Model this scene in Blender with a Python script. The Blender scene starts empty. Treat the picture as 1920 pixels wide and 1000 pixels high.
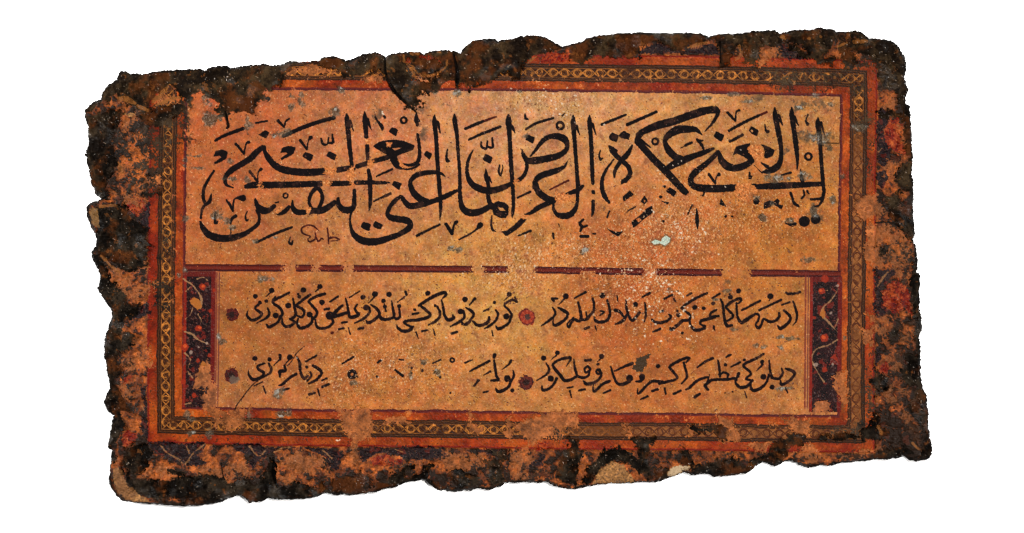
import bpy, math, random
import numpy as np

# ------------------------------------------------------------------ camera, light, exposure
SC = bpy.context.scene
COL = SC.collection
S = 0.00025                 # metres per design unit (the plaque is about 0.39 m wide)
T = 0.0085                  # thickness of the slab
CX, CY = 960.0, 500.0       # design unit under the camera
CAM_H = 0.85
cam = bpy.data.cameras.new('camera')
cam.sensor_width = 36.0
cam.lens = 36.0 * CAM_H / (1920 * S)
cam.clip_start, cam.clip_end = 0.01, 100.0
cam_ob = bpy.data.objects.new('camera', cam)
cam_ob.location = (0, 0, T + CAM_H)
COL.objects.link(cam_ob)
SC.camera = cam_ob

world = bpy.data.worlds.new('World')
SC.world = world
world.use_nodes = True
world.node_tree.nodes['Background'].inputs['Color'].default_value = (1.0, 0.98, 0.95, 1)
world.node_tree.nodes['Background'].inputs['Strength'].default_value = 0.15

def lamp(name, loc, aim, size, power, col=(1, 1, 1)):
    l = bpy.data.lights.new(name, 'AREA')
    l.shape = 'DISK'
    l.size, l.energy, l.color = size, power, col
    o = bpy.data.objects.new(name, l)
    o.location = loc
    d = [aim[i] - loc[i] for i in range(3)]
    yaw = math.atan2(d[1], d[0]); pit = math.atan2(-d[2], math.hypot(d[0], d[1]))
    o.rotation_euler = (0, math.pi / 2 - pit, yaw)
    o.rotation_mode = 'XYZ'
    from mathutils import Vector
    o.rotation_mode = 'QUATERNION'
    o.rotation_quaternion = Vector(d).to_track_quat('-Z', 'Y')
    COL.objects.link(o)
    return o

# small flash beside the camera; two fill lamps added to keep the table white
lamp('flash', (0.095, 0.075, T + CAM_H + 0.02), (0.03, 0.02, 0), 0.035, 7.4, (1.0, 0.97, 0.93))
lamp('added_fill', (-1.20, 0.40, 0.85), (0, 0, 0), 0.50, 40.0, (1.0, 0.98, 0.96))
lamp('added_fill', (1.10, -0.45, 1.15), (0, 0, 0), 0.55, 21.0, (1.0, 0.98, 0.96))

SC.view_settings.view_transform = 'Standard'
SC.view_settings.look = 'None'
SC.cycles.pixel_filter_type = 'BLACKMAN_HARRIS'
SC.cycles.filter_width = 1.1
SC.view_settings.exposure = 0.0
SC.view_settings.gamma = 1.0
SC.view_settings.use_curve_mapping = False
KLIGHT = 2.62               # light on the plaque: picture value of a white surface lying there

#PAINT-BEGIN
# ------------------------------------------------------------------ raster the design is worked out on
X0, Y0, X1, Y1, STEP = 145, 40, 1765, 962, 1.0
W = int((X1 - X0) / STEP) + 1
H = int((Y1 - Y0) / STEP) + 1
PX, PY = np.meshgrid((X0 + STEP * np.arange(W)).astype(np.float32), (Y0 + STEP * np.arange(H)).astype(np.float32))

_fy = np.fft.fftfreq(H)[:, None] / STEP
_fx = np.fft.rfftfreq(W)[None, :] / STEP
def fbm(s, seed, octs=4, fall=None, ax=1.0, ay=1.0):
    """isotropic random field, unit variance; features of about s units, finer detail down octs octaves"""
    r = np.random.RandomState(seed * 7 + 3)
    f = np.hypot(_fx * ax, _fy * ay) * s
    p = {1: 9.0, 2: 4.0, 3: 3.0}.get(octs, 2.5) if fall is None else fall
    amp = (f ** 2 + 0.02) ** 0.5 / (1 + f ** 2) ** (p / 2 + 0.5) if octs <= 2 else 1 / (0.35 + f ** 2) ** (p / 2)
    amp[0, 0] = 0
    z = np.fft.irfft2(np.fft.rfft2(r.randn(H, W)) * amp, s=(H, W))
    return ((z - z.mean()) / z.std()).astype(np.float32)

def sst(a, b, x):      # smooth step from a to b
    t = np.clip((x - a) / (b - a), 0, 1)
    return t * t * (3 - 2 * t)

N60, N30, N16, N9, N5, N3 = (fbm(s, 11 + i, o) for i, (s, o) in enumerate(((60, 5), (30, 5), (16, 4), (9, 3), (5, 2), (3, 1))))
NW = np.random.RandomState(5).randn(H, W).astype(np.float32)
M16, M9, M5 = fbm(16, 41, 4), fbm(9, 42, 3), fbm(5, 43, 2)

def box(x0, y0, x1, y1):
    a, b = max(0, int((x0 - X0) / STEP)), min(W, int((x1 - X0) / STEP) + 2)
    c, d = max(0, int((y0 - Y0) / STEP)), min(H, int((y1 - Y0) / STEP) + 2)
    return slice(c, max(c, d)), slice(a, max(a, b))

def poly_sd(pts, pad=14):
    """signed distance (inside negative) in the polygon's own box"""
    p = np.asarray(pts, float)
    sl = box(p[:, 0].min() - pad, p[:, 1].min() - pad, p[:, 0].max() + pad, p[:, 1].max() + pad)
    x, y = PX[sl], PY[sl]
    d2 = np.full(x.shape, 1e9, np.float32)
    ins = np.zeros(x.shape, bool)
    n = len(p)
    for i in range(n):
        (ax, ay), (bx, by) = p[i], p[(i + 1) % n]
        ex, ey = bx - ax, by - ay
        t = np.clip(((x - ax) * ex + (y - ay) * ey) / (ex * ex + ey * ey + 1e-9), 0, 1)
        d2 = np.minimum(d2, (x - ax - t * ex) ** 2 + (y - ay - t * ey) ** 2)
        if ay != by:
            ins ^= ((ay > y) != (by > y)) & (x < ex * (y - ay) / ey + ax)
    d = np.sqrt(d2)
    return sl, np.where(ins, -d, d)

def catmull(q, step=1.6):
    q = np.asarray(q, float)
    if len(q) == 1: return q
    if len(q) == 2:
        n = max(2, int(np.hypot(*(q[1] - q[0])[:2]) / step))
        return q[0] + (q[1] - q[0]) * np.linspace(0, 1, n)[:, None]
    e = np.vstack([2 * q[0] - q[1], q, 2 * q[-1] - q[-2]])
    out = []
    for i in range(len(q) - 1):
        p0, p1, p2, p3 = e[i:i + 4]
        n = max(2, int(np.hypot(*(p2 - p1)[:2]) / step))
        t = np.linspace(0, 1, n, endpoint=False)[:, None]
        out.append(0.5 * (2 * p1 + (p2 - p0) * t + (2 * p0 - 5 * p1 + 4 * p2 - p3) * t ** 2 + (3 * p1 - p0 - 3 * p2 + p3) * t ** 3))
    out.append(q[-1:])
    return np.vstack(out)

def stroke_into(D, q):
    """q rows x, y, width: lowers the distance field D to the brush stroke"""
    q = catmull(q)
    if len(q) == 1: q = np.vstack([q, q + [0.01, 0, 0]])
    for a, b in zip(q[:-1], q[1:]):
        m = max(a[2], b[2]) / 2 + 3
        sl = box(min(a[0], b[0]) - m, min(a[1], b[1]) - m, max(a[0], b[0]) + m, max(a[1], b[1]) + m)
        x, y = PX[sl], PY[sl]
        ex, ey = b[0] - a[0], b[1] - a[1]
        t = np.clip(((x - a[0]) * ex + (y - a[1]) * ey) / (ex * ex + ey * ey + 1e-9), 0, 1)
        r = (a[2] + (b[2] - a[2]) * t) / 2
        D[sl] = np.minimum(D[sl], np.sqrt((x - a[0] - t * ex) ** 2 + (y - a[1] - t * ey) ** 2) - r)

WIN = dict(A=(1250, 195), B=(1250, 305), C=(1090, 195), D=(1090, 305), E=(830, 195), F=(830, 305), G=(620, 195), H=(620, 305),
           I=(365, 195), J=(365, 305), V1=(1240, 520), V2=(960, 520), V3=(700, 520), V4=(410, 520),
           W1=(1240, 630), W2=(960, 630), W3=(700, 630), W4=(410, 630),
           K=(140, 30, 3.84), L=(600, 30, 3.84), M=(1060, 30, 3.84), N=(1400, 30, 5.0),
           R1=(140, 240, 4.0), R2=(140, 480, 4.0), R3=(140, 720, 4.0), R4=(600, 720, 4.0), R5=(1040, 720, 4.0),
           R6=(1400, 690, 4.0), R7=(1400, 450, 4.0), R8=(1400, 210, 4.0), X=(0, 0, 1.0),
           Q5=(160, 170, 3.03), Q6=(1570, 60, 3.333), Q3=(335, 500, 3.445), Q4=(1500, 500, 3.333))

def pts(txt, win):
    w = WIN[win]
    k = w[2] if len(w) > 2 else 5.9875
    out = []
    for tok in txt.split():
        v = [float(z) for z in tok.split(',')]
        out.append([w[0] + v[0] / k, w[1] + v[1] / k] + [z / k for z in v[2:]])
    return out

def draw(txt):
    """lines «window kind points»: s stroke, p filled outline, h hole, r ring (x,y,radius,width), d dot (x,y,radius)"""
    D = np.full((H, W), 9.0, np.float32)
    for ln in txt.strip().splitlines():
        ln = ln.strip()
        if not ln: continue
        w, k, rest = ln.split(None, 2)
        q = pts(rest, w)
        if k == 's':
            stroke_into(D, q)
        elif k == 'd':
            for c in q: stroke_into(D, [[c[0] - 0.2, c[1], c[2] * 2], [c[0] + 0.2, c[1], c[2] * 2]])
        elif k == 'r':
            for cx, cy, r, wd in q:
                a = np.linspace(0, 2 * math.pi, 17)
                stroke_into(D, np.stack([cx + r * np.cos(a), cy + r * np.sin(a), np.full(17, wd)], 1))
        else:
            c_ = np.asarray([c[:2] for c in q]); n_ = np.roll(c_, -1, 0)       # corners cut once, as a reed pen leaves them
            sl, d = poly_sd(np.stack([c_ * .9 + n_ * .1, c_ * .1 + n_ * .9], 1).reshape(-1, 2), 5)
            D[sl] = np.minimum(D[sl], d) if k == 'p' else np.maximum(D[sl], -d)
    return D

# ------------------------------------------------------------------ the writing: one entry per word of the large line, per verse line
BIG = [
# laysa
'''A s 1698,152,12 1698,225,60 1712,330,55 1725,500,46 1740,700,44 1755,880,44 1766,985,42
B s 1766,325,42 1752,400,38 1735,450,32 1695,487,24 1640,490,18
B s 1740,405,38 1690,410,32 1622,412,30
A s 1730,215,36 1772,350,10
B s 1745,240,50 1500,252,66 1250,262,78 1030,272,62
B p 935,238 1010,238 1040,300 1020,298 985,262
A s 1502,735,8 1515,830,40 1532,900,46
B p 1085,525 1092,450 1150,425 1195,442 1240,402 1272,432 1255,470 1310,482 1290,527 1230,490 1195,462 1160,505
B s 1390,342,34 1412,400,30 1432,455,34 1482,492,26
B s 1535,310,18 1545,360,24 1518,402,24
B s 1575,318,22 1598,350,14
B d 1545,662,60 1672,640,52
B d 1005,437,36
B s 1340,685,14 1400,700,36 1440,690,40
A r 1590,592,36,28
A s 1585,118,14 1562,190,20 1582,228,36
A s 1290,800,20 1390,772,30''',
# al-ghina
'''A s 1402,45,18 1405,120,58 1430,300,54 1450,450,58 1465,600,44 1465,720,18 1460,750,6
A s 1432,150,44 1478,240,14
A s 1216,38,14 1216,120,55 1242,250,62 1270,400,58 1284,520,48 1276,640,58 1230,715,76 1150,750,70 1065,772,14
A s 1250,140,58 1302,235,14
A s 1060,665,16 1130,705,44
A s 980,690,7 1060,768,8
A p 1045,450 1120,470 1216,520 1190,588 1115,615 1085,590 1100,540 1085,490
A p 740,578 775,480 850,460 935,442 947,490 905,510 945,550 972,620 930,645 860,590 790,560
A s 955,640,62 880,690,76 780,720,80 690,705,88 625,645,78 597,585,58 578,540,44
A s 572,545,52 500,620,58 420,690,64 330,760,74 275,830,66 278,895,72 320,930,76 400,945,84 550,952,86 755,944,80
A p 700,900 790,905 785,945 760,985 700,985
A s 700,302,34 900,192,34 1120,95,26
A s 712,422,34 850,350,34
A p 920,300 950,248 1035,300 1015,365 960,342
A h 940,300 955,288 975,305 958,322
A s 1105,235,16 1110,290,24 1132,312,44
A s 685,100,34 770,190,28
A s 770,190,24 782,92,20 815,72,28
A p 525,365 555,308 647,350 615,430
A s 475,790,34 545,890,28
A s 545,890,24 560,820,14 587,793,44
A s 930,770,18 936,832,34 957,812,14''',
# an
'''C s 1357,348,10 1290,292,52 1200,285,82 1090,292,98 1000,335,82 945,395,56 945,450,56 985,525,80 1050,590,78 1120,615,70
C s 1482,502,30 1380,545,58 1250,590,68 1130,640,88 1020,690,80 955,728,50
C s 1300,400,32 1350,460,32 1378,520,16
C p 1285,392 1375,405 1345,440 1320,430
C s 1170,465,32 1237,435,32
C s 1110,500,10 1170,468,14
C r 830,422,34,26
C s 520,232,40 680,162,36 842,90,32
C p 1485,365 1515,308 1605,350 1575,430
D p 945,322 990,275 1072,325 1040,388
D s 1245,475,18 1195,580,16
D s 1295,520,12 1300,640,46 1306,745,12
D p 1355,375 1375,322 1395,335 1370,385
D p 1568,400 1600,450 1628,502 1548,470
D d 1620,605,16 1695,605,12''',
# kathrat
'''C s 1388,308,10 1470,220,32 1522,135,44 1530,85,60
C s 1510,66,80 1400,75,88 1250,120,90 1050,190,90 850,245,90 700,308,72 640,345,58
C p 600,390 625,330 680,310 700,350 660,400 700,440 640,470 605,440
C s 635,425,78 720,520,76 830,640,78 940,750,82 1060,880,80 1160,985,74
D p 1110,270 1160,270 1215,335 1170,372 1130,330
C s 665,405,34 775,488,16
C p 300,460 340,470 412,520 402,545 440,590 500,640 555,695 578,770 560,830 510,885 440,908 450,850 500,820 525,770 500,712 440,662 380,612 318,540
C s 572,465,22 520,560,58 470,615,58 410,690,48 375,760,40 372,820,22
C s 365,622,20 300,710,30 250,800,38 230,880,44 232,960,50
D s 230,221,44 235,300,50 262,380,54 312,450,28
C p 305,370 345,318 422,355 397,432 320,402
C p 415,358 470,300 552,340 532,407 450,385
C s 215,520,14 200,575,20 215,625,30 237,612,18
C s 230,232,34 370,175,34 498,122,26
D p 460,387 545,312 592,362 540,395 475,442
D p 495,570 540,520 622,482 610,505 530,550
D p 560,665 660,590 740,510 795,485 806,560 700,640 585,740
D h 610,640 650,620 675,650 640,670
D p 708,366 748,430 710,474 665,437
D h 700,415 722,432 705,448
D d 890,386,18 935,270,16 920,660,14
D p 898,430 990,448 968,477 928,452
D p 282,733 340,765 390,780 470,770 420,832 350,800
D s 315,548,18 292,612,24
D s 130,800,18 160,800,18''',
# al-arad
'''C s 92,130,14 92,200,54 105,350,48 115,550,48 122,750,48 130,890,40
C s 125,230,38 167,352,8
D p 112,310 155,310 155,360 118,350
D s 133,435,42 130,540,38 118,608,12
E s 1467,128,14 1465,200,58 1480,400,48 1495,600,44 1510,800,44 1520,930,50
F s 1520,271,48 1515,350,42 1510,450,38 1480,535,58 1420,588,74 1340,600,70 1275,575,44 1245,520,34 1242,470,28
E s 1500,250,42 1537,347,10
E s 1402,642,10 1370,700,34 1300,740,60 1200,775,72 1100,810,72 1045,860,60 1037,930,64
F s 1036,220,56 1070,320,72 1140,385,76 1220,425,84 1272,410,40
F s 1572,265,36 1520,310,50 1450,335,50 1385,352,22
F s 1240,430,70 1160,465,60 1070,510,58 990,565,42 922,582,14
F p 880,622 947,640 860,732 715,832 658,772 720,765 800,700
E s 985,590,20 1050,510,38 1120,420,52 1200,370,58 1290,365,74 1370,400,80 1400,470,50 1370,535,58 1290,585,72 1150,620,80 1000,640,80 935,630,56
E s 888,512,10 905,570,44 945,640,58
E s 940,650,42 945,720,42 915,800,42 860,850,46 812,872,14
E s 1205,962,18 1410,860,22
E p 928,405 950,342 1037,375 1015,447
E r 1320,245,38,32
E s 925,115,14 930,160,34 957,172,20
E s 935,285,28 1060,215,32 1240,160,26
E s 1345,132,22 1372,108,16
F s 1580,640,26 1540,680,32 1570,720,34 1622,710,22
F s 1560,730,34 1545,772,24
F s 1550,830,36 1630,830,36
F s 1240,800,28 1245,850,22
F s 1300,690,14 1310,715,12''',
# innama
'''E s 742,118,14 740,190,70 750,350,50 760,550,50 770,700,50 782,870,48
F s 782,211,46 790,350,44 795,480,38 786,560,38 780,622,8
E s 780,260,42 812,327,12
E s 343,518,12 300,600,34 275,700,38 277,790,46 312,880,64 390,940,78 500,975,78 620,960,72 720,922,62 770,890,40
E s 432,430,18 440,485,28 490,500,32 502,420,18
E s 500,480,24 560,487,32 555,380,20
E s 255,280,32 360,235,38 460,195,32 600,145,16
E s 295,402,28 470,325,34 645,258,32
E p 448,615 485,560 562,602 540,672 465,642
E s 485,728,8 490,820,54 510,900,44 512,1000,44
E s 520,830,36 547,885,12
F s 505,340,44 522,430,52 555,500,60
F p 550,470 620,430 700,450 742,490 740,580 710,622 640,622 565,580
F h 612,498 680,512 702,542 640,540
E s 132,118,18 135,190,54 160,350,44 175,550,38 190,750,38 195,950,44
F s 190,292,42 205,450,54 240,530,74 320,565,84 420,550,72 500,510,66 560,475,50
F s 552,600,18 545,690,24 560,755,28 598,775,10
E s 640,690,18 630,760,26 650,803,24 676,722,14 670,690,12
E s 55,518,16 45,580,24 55,640,34 77,640,18
F s 40,690,32 110,800,34
F s 110,800,22 130,710,20 157,668,38
F s 188,862,22 300,805,22 380,750,24 420,705,68
F s 840,395,22 985,328,28
F s 850,822,16 985,768,32''',
# ghina
'''G s 1167,128,14 1165,200,54 1185,400,48 1195,600,48 1210,800,48 1225,950,48
H s 1218,240,48 1230,400,44 1235,520,38 1228,645,10
G s 1200,210,42 1232,327,12
H s 1285,160,10 1240,125,34 1150,110,50 1040,120,58 950,150,60 898,210,48 900,270,56 940,350,74 1010,410,74 1080,430,56
H s 1412,318,38 1320,365,58 1220,410,60 1100,450,60 1000,475,74 900,490,70 840,450,60 800,390,44
H s 785,382,40 710,440,50 660,510,48 640,580,50 680,620,70 760,635,74 850,650,78 893,690,68 870,745,72 780,800,60 650,850,68 500,890,84 370,880,84 280,830,68 232,750,40 217,650,26 222,590,24 245,535,30
H p 335,720 360,663 452,690 432,772 360,747
H p 470,700 500,652 587,700 562,752 490,732
H s 970,822,32 1100,755,28 1222,700,28
G p 685,910 710,862 800,895 770,972
H s 485,435,22 670,350,34
H s 515,155,22 690,75,28
H s 1290,690,32 1360,800,34
H s 1360,800,22 1380,710,20 1407,668,38''',
# al-ghani
'''G s 962,98,10 963,170,54 972,240,32
G s 975,345,34 995,480,38 995,600,44 958,668,44 880,688,34 800,668,16
G s 780,705,34 850,735,22 930,720,28 992,680,28
G s 985,180,24 1000,200,10
G p 470,472 550,420 680,400 800,410 947,465 920,522 800,562 740,590 760,630 780,652 760,722 690,640 660,592 600,555 520,507
G h 688,500 800,490 722,527
G h 613,430 690,435 662,492
G s 690,620,56 745,700,50 835,737,12
G s 720,572,56 600,610,58 482,642,54
G s 410,665,56 300,700,54
G s 200,722,60 80,742,66
G s 182,113,14 185,180,58 200,350,54 220,550,50 238,690,42
G s 215,200,46 257,302,8
G s 500,150,22 530,200,28 577,260,44 577,297,12
G s 600,140,30 612,155,24
G r 820,185,32,26
G p 648,310 690,258 757,290 735,367
G p 1043,570 1070,525 1142,560 1112,632
G s 1310,518,16 1298,590,24 1310,642,34 1334,640,16
I s 1450,758,80 1300,770,84 1150,765,84 1000,740,80 900,690,74 830,610,64 790,540,48 777,485,46
I s 762,488,56 700,540,68 620,620,72 520,680,68 420,740,68 360,800,56 340,855,44 358,910,34 432,942,14
J s 580,270,50 650,255,76 690,252,76
J s 765,252,78 1000,250,74 1410,238,68
J s 1515,238,62 1735,233,58
G s 285,885,54 480,882,50
G s 505,885,42 600,885,38 660,885,12
G p 225,745 290,700 270,760
I p 1205,590 1240,538 1337,575 1302,652
I p 1475,585 1505,528 1597,570 1570,637
I p 712,345 745,330 790,293 842,325 800,392
I s 1418,390,18 1440,450,32 1490,450,24 1502,378,18
I s 1500,440,22 1550,430,34 1545,343,18
I s 1185,410,32 1260,510,28
I s 1260,510,22 1275,420,14 1302,378,48
I p 958,555 985,490 1060,470 1137,490 1110,562 1040,602 975,632 963,610 1040,560 1020,545
I p 208,595 235,530 310,510 372,540 360,612 300,652 225,677 218,655 300,600 280,580
I s 465,450,32 555,560,28
I s 555,560,22 580,450,20 607,433,38
I s 620,760,32 705,870,28
I s 705,860,22 715,770,14 747,733,38
I s 935,190,36 1005,260,24
I s 1005,260,22 1020,200,22 1057,168,24
I s 235,412,32 350,350,38 540,280,44
I s 690,215,22 812,192,22
I s 1000,362,42 1200,270,48 1400,200,48 1560,158,46
I s 365,270,30 380,240,20''',
# al-nafs
'''G s 382,93,18 385,180,58 400,370,48
G s 410,470,48 412,545,48 416,620,42
G s 425,745,40 440,850,54 444,1000,50
H s 445,340,50 446,400,44 442,480,38 432,540,10
G s 410,180,48 457,292,8
H s 265,310,38 265,400,48 258,490,58 215,530,76 150,530,76 92,480,58 82,405,36
J s 1570,450,58 1500,500,68 1420,540,78 1335,540,68
J s 1310,510,36 1285,440,38 1310,350,44 1370,290,54 1420,330,44 1432,420,44 1400,500,46
J s 1325,550,50 1290,582,16
J s 1235,560,56 1150,555,68 1105,510,52 1097,428,18
J s 1060,500,44 1010,550,54 960,577,36 915,577,14
J s 892,490,48 830,535,66 760,535,86 705,485,58 680,412,26
J s 712,540,56 725,620,32 710,690,44 640,750,48 540,810,62 420,845,78 280,850,84 160,810,78 90,730,58 65,668,28
J s 68,625,26 80,540,30 110,480,34 165,440,44 187,356,18
J s 112,450,38 95,390,38 105,290,38 150,200,34 217,93,24
J s 355,420,18 400,480,34 430,550,18
J s 430,540,24 440,430,20 470,400,20 540,400,76
J r 1020,372,26,20
J s 235,560,18 225,620,24 235,680,38 262,658,14
J s 400,690,18 420,630,38 462,600,38
J s 590,548,14 570,610,20 585,650,24 602,638,14
J s 405,740,16 405,805,14
J s 690,900,26 900,800,34 1090,727,28
J s 1075,838,12 1060,890,24 1085,915,34 1102,878,18
J s 905,452,14 940,442,18''',
]
SIGN = '''J s 1392,762,12 1330,712,18 1260,705,18 1200,740,20 1210,790,20 1270,820,14 1300,830,14 1270,860,14 1290,890,20 1340,870,20 1360,830,18 1350,788,12
J s 1365,840,16 1380,880,20 1400,880,20 1420,850,18 1442,860,14
J s 1490,738,16 1500,820,20 1505,912,14
J s 1510,850,28 1560,840,20 1600,850,20 1622,870,12 1530,882,14'''
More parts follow.
